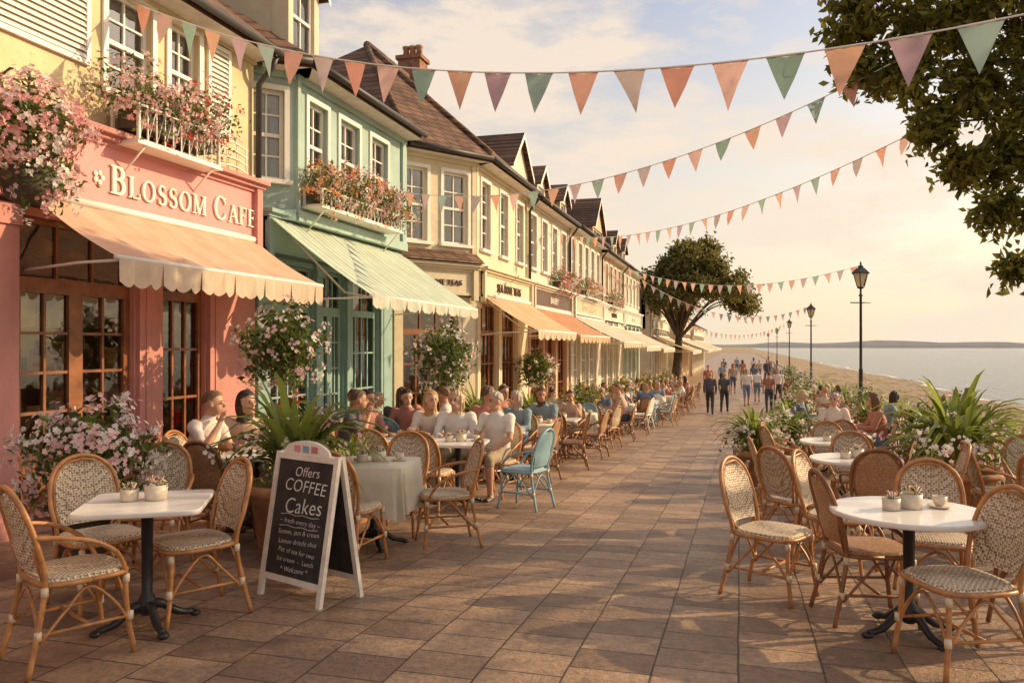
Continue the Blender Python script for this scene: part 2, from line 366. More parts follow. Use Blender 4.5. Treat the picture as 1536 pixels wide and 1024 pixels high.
def awning(par,F,a,b,zt,zf,proj,mat,vmat,drop=.2,n0=.14):
    mb=MB(); K=14; J=max(8,int((b-a)/.12)); V=[]
    for i in range(J+1):
        s=a+(b-a)*i/J
        for k in range(K+1):
            t=k/K; sag=-.045*math.sin(math.pi*t)*(1-.35*abs(math.sin(i*.55)))+.006*math.sin(i*1.9+t*3)
            V.append(fp(F,s,zt+(zf-zt)*t+sag,n0+(proj-n0)*t))
    Fc=[(i*(K+1)+k,(i+1)*(K+1)+k,(i+1)*(K+1)+k+1,i*(K+1)+k+1) for i in range(J) for k in range(K)]
    mb.add(V,Fc,mat,True)
    w=.19; N=max(3,round((b-a)/w)); w=(b-a)/N
    for i in range(N):
        s0=a+i*w; V=[fp(F,s0,zf-.005,proj+.012),fp(F,s0+w,zf-.005,proj+.012)]; q=[]
        for k in range(7):
            t=k/6; q.append(fp(F,s0+w*(1-t),zf-drop+.05-.05*math.sin(math.pi*t)*1.0,proj+.012+.02*math.sin(i*2.1+t*3)))
        mb.add(V+q,[tuple(range(9))],vmat)
    mb.tube([fp(F,a-.02,zf,proj-.01),fp(F,b+.02,zf,proj-.01)],.025,MT['white'],8)
    mb.tube([fp(F,a-.02,zt+.02,n0),fp(F,b+.02,zt+.02,n0)],.045,MT['white'],8)
    mb.build('awning',par)
    ar=MB()
    for s in (a+.06,b-.06):
        ar.tube([fp(F,s,zf-.02,proj-.05),fp(F,s+.0,zf-.05+.02,(proj+n0)/2),fp(F,s,zf-.08,.02)],.014,MT['white'],6)
    for s in (a+.5,b-.5):
        ar.tube([fp(F,s,zf-.03,proj-.03),fp(F,s+.25 if s<(a+b)/2 else s-.25,zf+.1,(proj+n0)/2),fp(F,s,zt-.1,.05)],.016,MT['white'],6)
    ar.build('awning_arms',par)
def core(mb,path,z0,z1,off,mat,back=-13.):
    P=[(x-off,y) for x,y in path]+[(back,path[-1][1]),(back,path[0][1])]; n=len(P)
    V=[(x,y,z0) for x,y in P]+[(x,y,z1) for x,y in P]
    mb.add(V,[(i,(i+1)%n,n+(i+1)%n,n+i) for i in range(n)]+[tuple(range(n)),tuple(n+i for i in range(n))],mat)
def sidewalls(mb,path,z0,z1,off,mat):
    (x,y)=path[0]; mb.box(x-off-.05,x-.02,y,y+.12,z0,z1,mat)
    (x,y)=path[-1]; mb.box(x-off-.05,x-.02,y-.12,y,z0,z1,mat)
def shop(par,F,L,zb,zt,lay,fm,dm,seed=1):
    wl=MB(); tr=MB(); gl=MB(); it=MB(); rnd=random.Random(seed)
    ops=[(a,b,zb+(.6 if k=='w' else .14),zt-.08) for a,b,k in lay]
    facade(wl,F,L,zb-.35,zt,ops,fm)
    for (a,b,k) in lay:
        c=zb+(.6 if k=='w' else .14); d=zt-.08; zm=d-.62
        if k=='w':
            window(tr,gl,F,a,b,c,zm,max(2,round((b-a)/.3)),3,dm,MT['shopglass'],False,False,False,.06,.03)
            window(tr,gl,F,a,b,zm,d,max(2,round((b-a)/.45)),1,dm,MT['shopglass'],False,False,False,.05,.03)
            wl.fbox(F,a-.05,b+.05,c-.05,c-.002,.003,.07,fm)
            wl.fbox(F,a+.06,b-.06,zb+.1,c-.15,.003,.02,fm)
        else:
            m=(a+b)/2
            for (p,q) in ((a,m),(m,b)):
                window(tr,gl,F,p,q,c+.6,zm,2,4,dm,MT['shopglass'],False,False,False,.085,.028)
                tr.fbox(F,p,q,c,c+.6,-.12,-.062,dm); tr.fbox(F,p+.08,q-.08,c+.1,c+.5,-.06,-.045,dm)
            window(tr,gl,F,a,b,zm,d,3,1,dm,MT['shopglass'],False,False,False,.06,.03)
            tr.tube([fp(F,m-.05,c+.85,-.03),fp(F,m-.05,c+1.1,-.03)],.012,MT['ceramic'],6)
    for i in range(len(lay)+1):
        s0=0 if i==0 else lay[i-1][1]; s1=L if i==len(lay) else lay[i][0]
        if s1-s0>.12:
            wl.fbox(F,s0+.03,s1-.03,zb-.3,zt-.002,.003,.05,fm); wl.fbox(F,s0+.015,s1-.015,zb-.3,zb+.28,.004,.08,fm); wl.fbox(F,s0+.015,s1-.015,zt-.2,zt-.1,.004,.075,fm)
            if s1-s0>.4: wl.fbox(F,s0+.12,s1-.12,zb+.5,zt-.4,.05,.062,fm)
    it.fbox(F,.15,L-.15,zb+.0,zb+.03,-1.2,-.15,MT['wood'])
    for z in (zb+.6,zb+1.1,zb+1.55,zb+2.0):
        it.fbox(F,.2,L-.2,z,z+.03,-1.15,-.75,MT['wood'])
        s=.3
        while s<L-.4:
            w=rnd.uniform(.07,.25); h=rnd.uniform(.08,.36); it.fbox(F,s,s+w,z+.03,z+.03+h,-1.0,-.78,MT['amber'] if rnd.random()<.6 else MT['goods']); s+=w+rnd.uniform(.03,.16)
    s=.5
    while s<L-.5:
        p=fp(F,s,zb+rnd.uniform(.75,1.0),-.4); it.ell(p,(rnd.uniform(.06,.16),rnd.uniform(.06,.16),rnd.uniform(.08,.2)),MT['amber'] if rnd.random()<.6 else MT['leafP'],10,7)
        p=fp(F,s+.2,zt-rnd.uniform(.3,.7),-.4); it.ell(p,(.12,.12,.1),MT['amber'],10,7); s+=rnd.uniform(.35,.6)
    wl.build('shopfront',par); tr.build('shop_window_frames',par); gl.build('shop_glass',par); it.build('shop_interior_shelves',par)
def fascia(par,F,a,b,z0,z1,mat,tm,txt=None,size=.25,ts=None,lmat=None):
    mb=MB(); mb.fbox(F,a,b,z0,z1,.004,.13,mat); mb.fbox(F,a-.04,b+.04,z1,z1+.05,.004,.22,tm); mb.fbox(F,a-.06,b+.06,z1+.05,z1+.1,.004,.28,tm)
    mb.fbox(F,a,b,z0,z0+.05,.13,.155,tm); mb.fbox(F,a,b,z1-.05,z1,.13,.16,tm)
    for s in (a,b-.12): mb.fbox(F,s,s+.12,z0-.1,z1,.1,.2,tm)
    mb.build('sign_fascia',par)
    if txt: text('sign_lettering',txt,size,F,ts if ts is not None else (a+b)/2,(z0+z1)/2-.02,.145,lmat or MT['letters'],par,.014)
def chimney(mb,x,y,z0,z1,w=.6,pots=3):
    mb.box(x-w/2,x+w/2,y-.26,y+.26,z0,z1,MT['brick']); mb.box(x-w/2-.05,x+w/2+.05,y-.31,y+.31,z1,z1+.1,MT['brick'])
    for i in range(pots):
        xx=x-w/2+.12+i*(w-.24)/max(1,pots-1); mb.lathe([(.09,0),(.075,.22),(.1,.25),(.1,.3),(.06,.3)],MT['terra'],(xx,y,z1+.1),10)
def gable_roof(par,path,ze,zr,rx,back=-13,over=.38,mat=None,hipL=0,hipR=0):
    mat=mat or MT['roof']; mb=MB(); tr=MB()
    y0=path[0][1]; y1=path[-1][1]
    ef=[(x+over,y,ze) for (x,y) in path]
    rid=[(rx,y0+hipL,zr),(rx,y1-hipR,zr)]; bk=[(back,y0,ze),(back,y1,ze)]
    V=ef+rid+bk; n=len(ef)
    if n==2: F=[(0,1,3,2)]
    else: F=[(0,1,n),(1,2,n+1,n)]
    F+=[(n,n+1,n+3,n+2),(0,n,n+2),(n-1,n+3,n+1)]
    T=.07
    V2=[(v[0],v[1],v[2]+T) for v in V]
    mb.add(V2,F,mat); mb.add(V,F,MT['gutter'])
    for i in range(n-1):
        a,b=ef[i],ef[i+1]; mb.add([a,b,(b[0],b[1],b[2]+T),(a[0],a[1],a[2]+T)],[(0,1,2,3)],mat)
        d=Vector(b)-Vector(a); d.normalize(); nn=Vector((d.y,-d.x,0))
        tr.tube([Vector(a)+nn*.05+Vector((0,0,-.01)),Vector(b)+nn*.05+Vector((0,0,-.01))],.05,MT['gutter'],8)
        q=-.085
        tr.add([Vector(a)-nn*.02+Vector((0,0,-.005)),Vector(b)-nn*.02+Vector((0,0,-.005)),Vector(b)-nn*.02+Vector((0,0,q)),Vector(a)-nn*.02+Vector((0,0,q))],[(0,1,2,3)],MT['darkwood'])
        tr.add([Vector(a)-nn*.02+Vector((0,0,q)),Vector(b)-nn*.02+Vector((0,0,q)),Vector(b)-nn*(over+.1)+Vector((0,0,q)),Vector(a)-nn*(over+.1)+Vector((0,0,q))],[(0,1,2,3)],MT['curtain'])
    mb.tube([rid[0][:2]+(zr+T+.02,),rid[1][:2]+(zr+T+.02,)],.09,mat,8)
    if hipL: mb.tube([Vector(ef[1 if n==3 else 0])+Vector((0,0,T)),Vector(rid[0])+Vector((0,0,T))],.08,mat,6); mb.tube([Vector(ef[0])+Vector((0,0,T)),Vector(rid[0])+Vector((0,0,T))],.07,mat,6)
    mb.build('roof',par); tr.build('eaves_and_gutter',par)
def dormer(par,x,y,z,w,h,mat,roofm,depth=2.2):
    mb=MB(); tr=MB(); gl=MB(); F=(x,y-w/2,0,1)
    facade(mb,F,w,z,z+h,[(.14,w-.14,z+.18,z+h-.1)],mat); window(tr,gl,F,.14,w-.14,z+.18,z+h-.1,2,2,arch=False,sash=True)
    mb.box(x-depth,x-.3,y-w/2+.02,y+w/2-.02,z,z+h,mat)
    mb.box(x-.3,x-.003,y-w/2,y-w/2+.05,z,z+h,mat); mb.box(x-.3,x-.003,y+w/2-.05,y+w/2,z,z+h,mat)
    zr=z+h+w*.5; mb.add([(x,y-w/2,z+h),(x,y+w/2,z+h),(x,y,zr-.02)],[(0,1,2)],mat)
    e=.14
    for sgn in (-1,1):
        V=[(x+.15,y,zr),(x-depth,y,zr),(x-depth,y+sgn*(w/2+e),z+h-e*.9),(x+.15,y+sgn*(w/2+e),z+h-e*.9)]
        mb.add([(a,b,c+.06) for a,b,c in V]+V,[(0,1,2,3),(4,5,6,7),(0,3,7,4),(3,2,6,7)],roofm)
        tr.add([(x+.16,y,zr+.06),(x+.16,y+sgn*(w/2+e),z+h-e*.9+.06),(x+.16,y+sgn*(w/2+e),z+h-e*.9-.08),(x+.16,y,zr-.1)],[(0,1,2,3)],MT['white'])
    mb.build('dormer_walls_and_roof',par); tr.build('dormer_trim',par); gl.build('dormer_window',par)

cream=stucco('cream_stucco',(.70,.58,.34)); pink=stucco('pink_paint',(.60,.27,.235)); teal=stucco('teal_stucco',(.38,.51,.45)); pinkS=M('pink_sign_paint',(.69,.27,.25),.5,.08,2)
tealF=M('teal_shop_paint',(.26,.39,.36),.5,.12,3); cream2=stucco('pale_cream_stucco',(.73,.63,.44)); white2=stucco('offwhite_stucco',(.70,.62,.49)); peach=stucco('peach_stucco',(.67,.48,.32)); grey2=stucco('sage_stucco',(.50,.55,.45))
aw=dict(pink=clothm('pink_awning_cloth',(.78,.49,.34),(.80,.53,.38),.3,.25),vp=clothm('cream_valance',(.82,.66,.49)),green=clothm('mint_awning_cloth',(.44,.59,.48),(.74,.75,.60),.085,.25),vg=clothm('white_valance',(.76,.75,.62)),
  peach=clothm('peach_awning_cloth',(.80,.56,.34)),cream=clothm('cream_awning_cloth',(.78,.67,.48)),rust=clothm('rust_awning_cloth',(.70,.36,.19)),white=clothm('white_awning_cloth',(.78,.72,.6)))

# B1 - pink cafe
B=empty('cafe_building'); P=[(-6.3,0.),(-6.3,9.4)]; F,L=FR(*P)
shop(B,F,L,g(7)-.05,2.93,[(1.0,2.4,'d'),(3.2,5.0,'w'),(5.75,7.2,'d'),(7.62,8.4,'w')],pink,MT['wood'],3)
fascia(B,F,.1,9.32,2.97,3.72,pinkS,pink)
HB,HS=.29,.225
end=serif_word(B,F,6.70,3.20,.134,[('B',HB)]+[(c,HS) for c in 'LOSSOM']+[(' ',.12),('C',HB)]+[(c,HS) for c in 'AFE'],MT['letters'])
mm=MB()
for k in range(5):
    a=k*1.2566; c=fp(F,6.55+.05*math.cos(a),3.33+.05*math.sin(a),.14); mm.ell(c,(.012,.03,.03),MT['letters'],8,6)
mm.build('blossom_emblem',B)
m=MB(); sh=MB(); gl=MB(); tr=MB()
wins=[(4.0,4.7),(6.8,7.45),(7.75,8.25)]
facade(m,F,L,3.72,5.6,[(a,b,4.3,5.38) for a,b in wins],cream)
for a,b in wins: window(tr,gl,F,a,b,4.3,5.38,2,4)
shutter(sh,F,5.45,6.55,4.45,5.42,MT['white']); shutter(sh,F,8.4,8.85,4.3,5.4,MT['white']); shutter(sh,F,3.3,3.85,4.3,5.4,MT['white'])
m.fbox(F,-.02,L,5.42,5.6,.003,.05,cream)
core(m,P,-.6,2.9,1.3,MT['interior']); core(m,P,2.93,5.6,.3,cream); sidewalls(m,P,-.6,5.6,1.3,cream)
m.build('walls',B); sh.build('louvred_shutters',B); tr.build('window_frames',B); gl.build('window_glass',B)
gable_roof(B,P,5.55,8.6,-9.8); awning(B,F,5.75,9.28,3.02,2.42,1.1,aw['pink'],aw['vp'],.26)
c=MB(); chimney(c,-9.8,3.5,8,9.6); c.build('chimney',B)
d=MB(); d.tube([fp(F,9.38,5.5,.36),fp(F,9.38,5.35,.3),fp(F,9.38,5.15,.1),fp(F,9.38,3.9,.09)],.04,MT['gutter'],8); d.build('drainpipe',B)
d=MB()
for z in (3.9,4.0,4.1,4.2): d.tube(cr([fp(F,8.45,z,.08),fp(F,8.8,z+.03,.11),fp(F,9.15,z,.08)],4),.014,MT['white'],5)
for s in (8.5,8.7,8.9,9.1): d.tube([fp(F,s,3.86,.09),fp(F,s,4.24,.09)],.01,MT['white'],5)
d.build('wall_trellis',B)

# B2 - teal
B=empty('teal_shop_building'); P0=[(-6.3,9.42),(-6.3,13.8)]; F0,L0=FR(*P0)
shop(B,F0,L0,g(11)-.05,2.9,[(.35,1.55,'w'),(1.8,2.55,'d'),(2.8,3.85,'w')],tealF,tealF,5)
fascia(B,F0,.06,L0-.05,2.93,3.4,teal,tealF)
P=[(-6.55,9.42),(-6.02,9.98),(-6.02,13.8)]
m=MB(); tr=MB(); gl=MB()
Fa,La=FR(P[0],P[1]); Fb,Lb=FR(P[1],P[2])
oa=[(.16,.62,3.95,5.2)]; ob=[(.35,.9,3.95,5.2),(1.3,1.95,3.95,5.2),(2.4,3.05,3.95,5.2)]
facade(m,Fa,La,3.4,5.6,oa,teal); facade(m,Fb,Lb,3.4,5.6,ob,teal)
for o in oa: window(tr,gl,Fa,*o)
for o in ob: window(tr,gl,Fb,*o)
for FF,LL in ((Fa,La),(Fb,Lb)):
    m.fbox(FF,0,LL,5.38,5.6,.003,.06,teal); m.fbox(FF,0,LL,3.4,3.55,.003,.07,teal)
m.fbox(Fb,0,.08,3.55,5.38,.003,.05,teal); m.fbox(Fb,Lb-.18,Lb,3.55,5.38,.003,.05,teal)
m.add([(-6.3,9.42,3.4),(-6.02,9.98,3.4),(-6.02,13.8,3.4),(-6.6,13.8,3.4),(-6.6,9.42,3.4)],[(0,1,2,3,4)],teal)
core(m,P0,-.8,2.88,1.3,MT['interior']); core(m,P,2.9,5.6,.32,teal); sidewalls(m,P0,-.8,3.4,1.3,tealF)
m.box(-6.4,-6.03,13.7,13.795,3.4,5.6,teal)
m.build('walls',B); tr.build('window_frames',B); gl.build('window_glass',B)
gable_roof(B,[(-6.55,9.42),(-6.02,9.8),(-6.02,13.8)],5.55,8.2,-9.8)
awning(B,F0,.08,4.4,3.43,2.3,1.7,aw['green'],aw['vg'],.17)
dormer(B,-6.95,11.8,6.3,.95,1.4,cream2,MT['roof'])
c=MB(); chimney(c,-9.2,13.2,7.6,8.5,pots=2); c.build('chimney',B)

def house(name,path,wall,shopm,framem,awm,vm,ze,zr,awz=(2.62,1.95,1.3),seed=1,sign=None,signm=None,hipL=0,hipR=0,zfl=2.62,roofm=None,rx=-9.3,dorm=(),awrng=None,pent=False,back=-13,flsz=.55,shut=False):
    B=empty(name); rnd=random.Random(seed); ym=(path[0][1]+path[-1][1])/2; zb=g(ym)
    m=MB(); tr=MB(); gl=MB(); sh=MB()
    for i in range(len(path)-1):
        F,L=FR(path[i],path[i+1]); zbb=g((path[i][1]+path[i+1][1])/2)
        lay=[]; s=.25
        while s+1.0<L-.15:
            w=min(1.25,L-.25-s); lay.append((s,s+w,'d' if (len(lay)+seed)%3==1 else 'w')); s+=w+.3
        shop(B,F,L,zbb,zfl,lay,shopm,framem,seed+i)
        fascia(B,F,.06,L-.06,zfl+.03,zfl+flsz,signm or shopm,framem if framem is MT['white'] else wall,sign if L>1.5 else None,.26 if L>3 else .15,lmat=MT['darkwood'] if signm in (cream2,white2) else None)
        ops=[]; zz0=zfl+1.05; zz1=ze-.35
        n=max(1,int(L//1.15)) if i or len(path)==2 else 2
        for k in range(n):
            c=(k+.5)*L/n; ops.append((c-.3,c+.3,zz0,zz1))
        facade(m,F,L,zfl+flsz,ze+.04,ops,wall)
        for o in ops:
            window(tr,gl,F,*o)
            if shut and L/n>1.1: shutter(sh,F,o[0]-.33,o[0]-.09,zz0,zz1,framem); shutter(sh,F,o[1]+.09,o[1]+.33,zz0,zz1,framem)
        m.fbox(F,0,L,ze-.16,ze+.04,.003,.06,wall); m.fbox(F,.0,.1,zfl+flsz,ze-.16,.003,.04,wall); m.fbox(F,L-.1,L,zfl+flsz,ze-.16,.003,.04,wall)
        if pent and i==0:
            m.add([fp(F,0,zfl+flsz+.36,.01),fp(F,L,zfl+flsz+.36,.01),fp(F,L,zfl+flsz+.12,.34),fp(F,0,zfl+flsz+.12,.34),fp(F,0,zfl+flsz+.1,.01),fp(F,L,zfl+flsz+.1,.01)],[(0,1,2,3),(2,3,4,5)],MT['roof'])
    core(m,path,zb-1,zfl-.02,1.2,MT['interior'],back); core(m,path,zfl,ze+.03,.3,wall,back); sidewalls(m,path,zb-1,ze,1.2,wall)
    m.build('walls',B); tr.build('window_frames',B); gl.build('window_glass',B)
    if shut: sh.build('louvred_shutters',B)
    gable_roof(B,path,ze,zr,rx,back,.36,roofm,hipL,hipR)
    F,L=FR(path[-2],path[-1]); a,b=awrng or (.1,L-.1)
    awning(B,F,a,b,awz[0],awz[1],awz[2],awm,vm,.19)
    for (yy,w,h,z) in dorm: dormer(B,path[-1][0]-.55,yy,z,w,h,wall,MT['roof'])
    c=MB(); chimney(c,rx,path[-1][1]-.5,zr-.6,zr+.6,pots=rnd.choice([2,3])); c.build('chimney',B)
    d=MB(); yy=path[-1][1]-.04; x=path[-1][0]; d.tube([(x+.36,yy,ze-.02),(x+.3,yy,ze-.15),(x+.1,yy,ze-.4),(x+.1,yy,zfl+flsz+.12)],.035,MT['gutter'],6); d.build('drainpipe',B)
    return B
W=MT['white']
house('cream_corner_building',[(-6.3,13.85),(-5.2,15.5),(-5.2,19.6)],cream2,cream2,MT['wood'],aw['peach'],aw['cream'],5.45,8.35,seed=11,sign='SEA ROSE TEAS',signm=cream2,hipL=2.6,hipR=0,rx=-8.1,pent=True,awz=(2.68,1.95,1.3))
house('gabled_terrace_house',[(-5.2,19.65),(-5.2,24.6)],white2,peach,MT['wood'],aw['rust'],aw['peach'],5.4,7.9,seed=12,sign='BAKERY',signm=MT['darkwood'],dorm=((20.9,1.9,1.25,5.15),(23.4,1.0,.9,5.6)),awz=(2.6,1.9,1.35))
house('white_terrace_house',[(-5.15,24.65),(-5.15,30.4)],cream2,white2,W,aw['white'],aw['cream'],5.4,7.7,seed=13,sign='ICE CREAM PARLOUR',signm=peach,dorm=((26.3,1.0,.9,5.6),),shut=True,awz=(2.55,1.75,1.7),roofm=MT['roof2'])
house('peach_terrace_house',[(-5.2,30.45),(-5.2,36.3)],peach,white2,W,aw['cream'],aw['white'],5.3,8.2,seed=14,sign='TEA ROOM',signm=white2,dorm=((33.4,2.4,1.5,5.1),),awz=(2.4,1.6,1.8))
house('sage_terrace_house',[(-5.2,36.35),(-5.2,43.)],white2,grey2,W,aw['white'],aw['cream'],5.3,7.6,seed=15,sign='GELATO',signm=grey2,dorm=((38.2,1.2,1.0,5.5),(41.2,1.2,1.,5.5)),awz=(2.3,1.5,1.9),roofm=MT['roof2'])
house('low_seaside_cafe',[(-5.0,47.),(-5.0,58.)],cream2,white2,W,aw['cream'],aw['white'],4.3,5.6,seed=16,awz=(2.2,1.3,2.4))
house('low_seaside_shop',[(-4.6,59.),(-4.6,76.)],white2,peach,W,aw['white'],aw['cream'],4.0,5.2,seed=17,awz=(2.2,1.3,2.4))
house('low_beach_cafe',[(-4.4,78.),(-4.4,104.)],peach,white2,W,aw['cream'],aw['white'],3.6,4.8,seed=18,awz=(2.1,1.3,2.2))

# ------------------------------------------------------------------ ground, beach, sea
xs=[-3000,-600,-100,-30,-14,-6,0,5.75]+[5.75+.55*i for i in range(1,36)]+[26.5,30,40,100,600,3000]
ys=[-300,-60,-20]+[-8+1.*i for i in range(0,112)]+[110,125,150,200,300,600,1200,3000]
V=[];F=[]
def shore(y): return 1.2*math.sin(y*.11)*min(1,60/max(y,1))+.4*math.sin(y*.31+1)
for j,y in enumerate(ys):
    for i,x in enumerate(xs):
        b=g(y)-.03
        if x<=5.75: z=b-(.0 if x<=5.7 else .05)
        else:
            xe=x+shore(y)
            t=min(1,max(0,(xe-5.75)/12)); z=b+(-2.25-b)*(t**.8)
            if xe>17.75: z=-2.25-(xe-17.75)*.12
            if x<40: z+=random.uniform(-.07,.07)+.07*math.sin(x*1.3+y*.6)
            z=max(z,-7)
            if x<6.4: z=min(z,b-.06)
        V.append((x,y,z))
n=len(xs)
F=[(j*n+i,j*n+i+1,(j+1)*n+i+1,(j+1)*n+i) for j in range(len(ys)-1) for i in range(n-1)]
m=MB(); m.add(V,F,MT['sand'],True); m.build('ground')
m=MB(); ys2=[-12,-4]+[4+2*i for i in range(22)]+[60,90,130,200,320]
m.add([(x,y,g(y)) for y in ys2 for x in (-6.34,5.6)],[(2*i,2*i+1,2*i+3,2*i+2) for i in range(len(ys2)-1)],MT['pave'],True); m.build('promenade_pavement')
m=MB()
for i in range(len(ys2)-1):
    a,b=ys2[i],ys2[i+1]; V=[(x,y,g(y)+h) for y in (a,b) for x,h in ((5.6,-.4),(5.6,.12),(5.9,.12),(5.9,-.6))]
    m.add(V,[(k,k+1,k+5,k+4) for k in range(3)],MT['kerb'])
m.build('promenade_kerb')
m=MB(); m.add([(14,-300,-2.2),(5000,-300,-2.2),(5000,6000,-2.2),(14,6000,-2.2)],[(0,1,2,3)],MT['sea']); m.build('sea')
m=MB(); V=[]
for j in range(160):
    y=5+j*1.2; x0=5.75+11.9-shore(y)
    w=.1+.12*math.sin(y*.9)+.08*math.sin(y*2.3); V+=[(x0-.1-w,y,-2.185),(x0+.12+w*.8,y,-2.185)]
m.add(V,[(2*i,2*i+1,2*i+3,2*i+2) for i in range(159)],MT['foam']); m.build('shore_foam')
m=MB()
for k in range(420):
    y=random.uniform(8,70); x=6.1+abs(random.gauss(0,2.6)); t=min(1,max(0,(x+shore(y)-5.75)/12)); b=g(y)-.03; z=b+(-2.25-b)*(t**.8)-.05
    for q in range(9): m.blade((x+random.uniform(-.12,.12),y+random.uniform(-.12,.12),z),random.random()*6.28,random.uniform(.14,.34),.025,random.uniform(.4,1.2),MT['blade'])
m.build('beach_grass')
m=MB(); V=[]
for i in range(90):
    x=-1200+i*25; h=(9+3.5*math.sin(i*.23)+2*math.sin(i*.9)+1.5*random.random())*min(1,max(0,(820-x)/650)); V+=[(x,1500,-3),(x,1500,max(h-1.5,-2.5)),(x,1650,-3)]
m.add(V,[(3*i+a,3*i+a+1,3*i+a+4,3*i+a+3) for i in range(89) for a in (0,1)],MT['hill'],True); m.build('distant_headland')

# ------------------------------------------------------------------ trees
def tree(name,base,fork,clumps,leaf,per,lm,tr=.25,twigs=26,spread=.14,lt=1):
    E=empty(name); t=MB(); lv=MB(); fx=Vector(fork); b=Vector(base)
    t.tube(cr([b-Vector((0,0,.1)),b*.5+fx*.5+Vector((.12*tr*2,-.1*tr,0)),fx],5),[tr*1.35*(1-.04*i) for i in range(11)],MT['bark'],12)
    for (x,y,z,r) in clumps:
        c=Vector((x,y,z)); mid=fx.lerp(c,.5)+Vector((random.uniform(-.3,.3),random.uniform(-.3,.3),r*.15+.12*(c-fx).length)); pts=cr([fx-Vector((0,0,.15)),mid,c],5)
        t.tube(pts,[tr*lt*(.55-.05*i) for i in range(len(pts))],MT['bark'],7)
        C=[]; tw=max(10,int(twigs*min(1,r/.9)))
        for k in range(tw):
            d=Vector(RNG.normal(size=3)).normalized(); e=c+Vector((d.x*r,d.y*r,d.z*r*.8))*(.55+.5*random.random())
            s=c.lerp(e,.2); t.tube([s,s.lerp(e,.5)+Vector((0,0,.06*r)),e],[tr*.05,tr*.035,tr*.015],MT['bark'],4)
            q=RNG.normal(size=(per,3))*spread*max(r,.7); tt=(.3+.72*RNG.random(per))[:,None]
            C.append(np.array(s)*(1-tt)+np.array(e)*tt+q)
        lv.leaves(np.concatenate(C),leaf,lm,.5)
    t.build('trunk_and_branches',E); lv.build('foliage',E); return E
tree('seafront_tree',(6.9,11.6,g(11)-.1),(6.5,11.3,3.2),[
 (1.35,9.7,5.35,.5),(1.75,9.75,5.9,.7),(1.3,9.8,4.85,.3),(1.75,9.85,4.75,.5),(2.1,9.95,4.15,.36),(2.15,10,5.3,.7),(2.55,10.05,4.5,.6),(2.4,10.1,3.65,.3),(2.85,10.2,3.75,.5),(2.75,10.1,3.15,.28),(3.0,10.2,2.55,.2),(3.2,10.3,3.2,.35),
 (2.9,10.2,5.2,.85),(3.3,9.8,6.5,1.2),(3.35,10.3,4.4,.7),(3.9,10.4,5.3,1.0),(3.9,10.6,3.6,.6),(4.5,10.6,4.3,.9),(2.5,10.4,6.4,.9),
 (4.6,10,6.2,1.2),(5.6,9.8,5.0,1.1),(6.2,10.5,6.6,1.3),(7.4,9.5,5.4,1.2),(6.3,8.2,5.6,1.0),(8.2,8.0,5.0,1.0),(7.2,7.2,4.6,.9)],
 .12,40,MT['leafN'],.26,40,.1,.55)
tc=[]
for k in range(40):
    a=random.random()*6.28; rr=random.random()**.6; tc.append((-2.75+4.0*rr*math.cos(a),50+3.6*rr*math.sin(a),4.7+3.6*(1-rr**1.5)*random.uniform(.2,1)-1.1*rr*random.random(),random.uniform(.8,1.3)))
tree('promenade_tree',(-3.9,50,g(50)),(-3.6,50,2.2),tc,.27,30,MT['leafF'],.26,22,.16,.6)

# ------------------------------------------------------------------ street lamps
MT['lampglass']=M('lamp_glass',(.8,.7,.5),.2,.1,trans=.5)
def lamp_mesh():
    m=MB(); I=MT['iron']
    m.lathe([(.2,0),(.2,.12),(.14,.16),(.12,.7),(.15,.74),(.15,.8),(.075,.9),(.06,1.8),(.075,1.84),(.05,1.9),(.04,4.3),(.07,4.34),(.035,4.4),(.03,4.55),(.12,4.6),(.12,4.63)],I,n=12)
    m.tube([(-.35,0,4.1),(.35,0,4.1)],.02,I,6)
    n=6
    for (r0,z0,r1,z1,mat) in ((.12,4.64,.25,5.08,MT['lampglass']),):
        V=[(r0*math.cos(k*math.pi/3),r0*math.sin(k*math.pi/3),z0) for k in range(n)]+[(r1*math.cos(k*math.pi/3),r1*math.sin(k*math.pi/3),z1) for k in range(n)]
        m.add(V,[(k,(k+1)%n,n+(k+1)%n,n+k) for k in range(n)],mat)
        for k in range(n): m.tube([V[k],V[n+k]],.016,I,5)
    m.lathe([(.31,5.07),(.31,5.1),(.16,5.24),(.1,5.27),(.09,5.33),(.03,5.36),(.035,5.42),(.0,5.5)],I,n=6,sm=False)
    return m.mesh('street_lamp')
LM=lamp_mesh()
LP=[(3.9,29.),(4.1,51.),(4.5,80.),(5.0,118.),(5.2,160.)]
for i,(x,y) in enumerate(LP): place(LM,'street_lamp',(x,y,g(y)),.3)

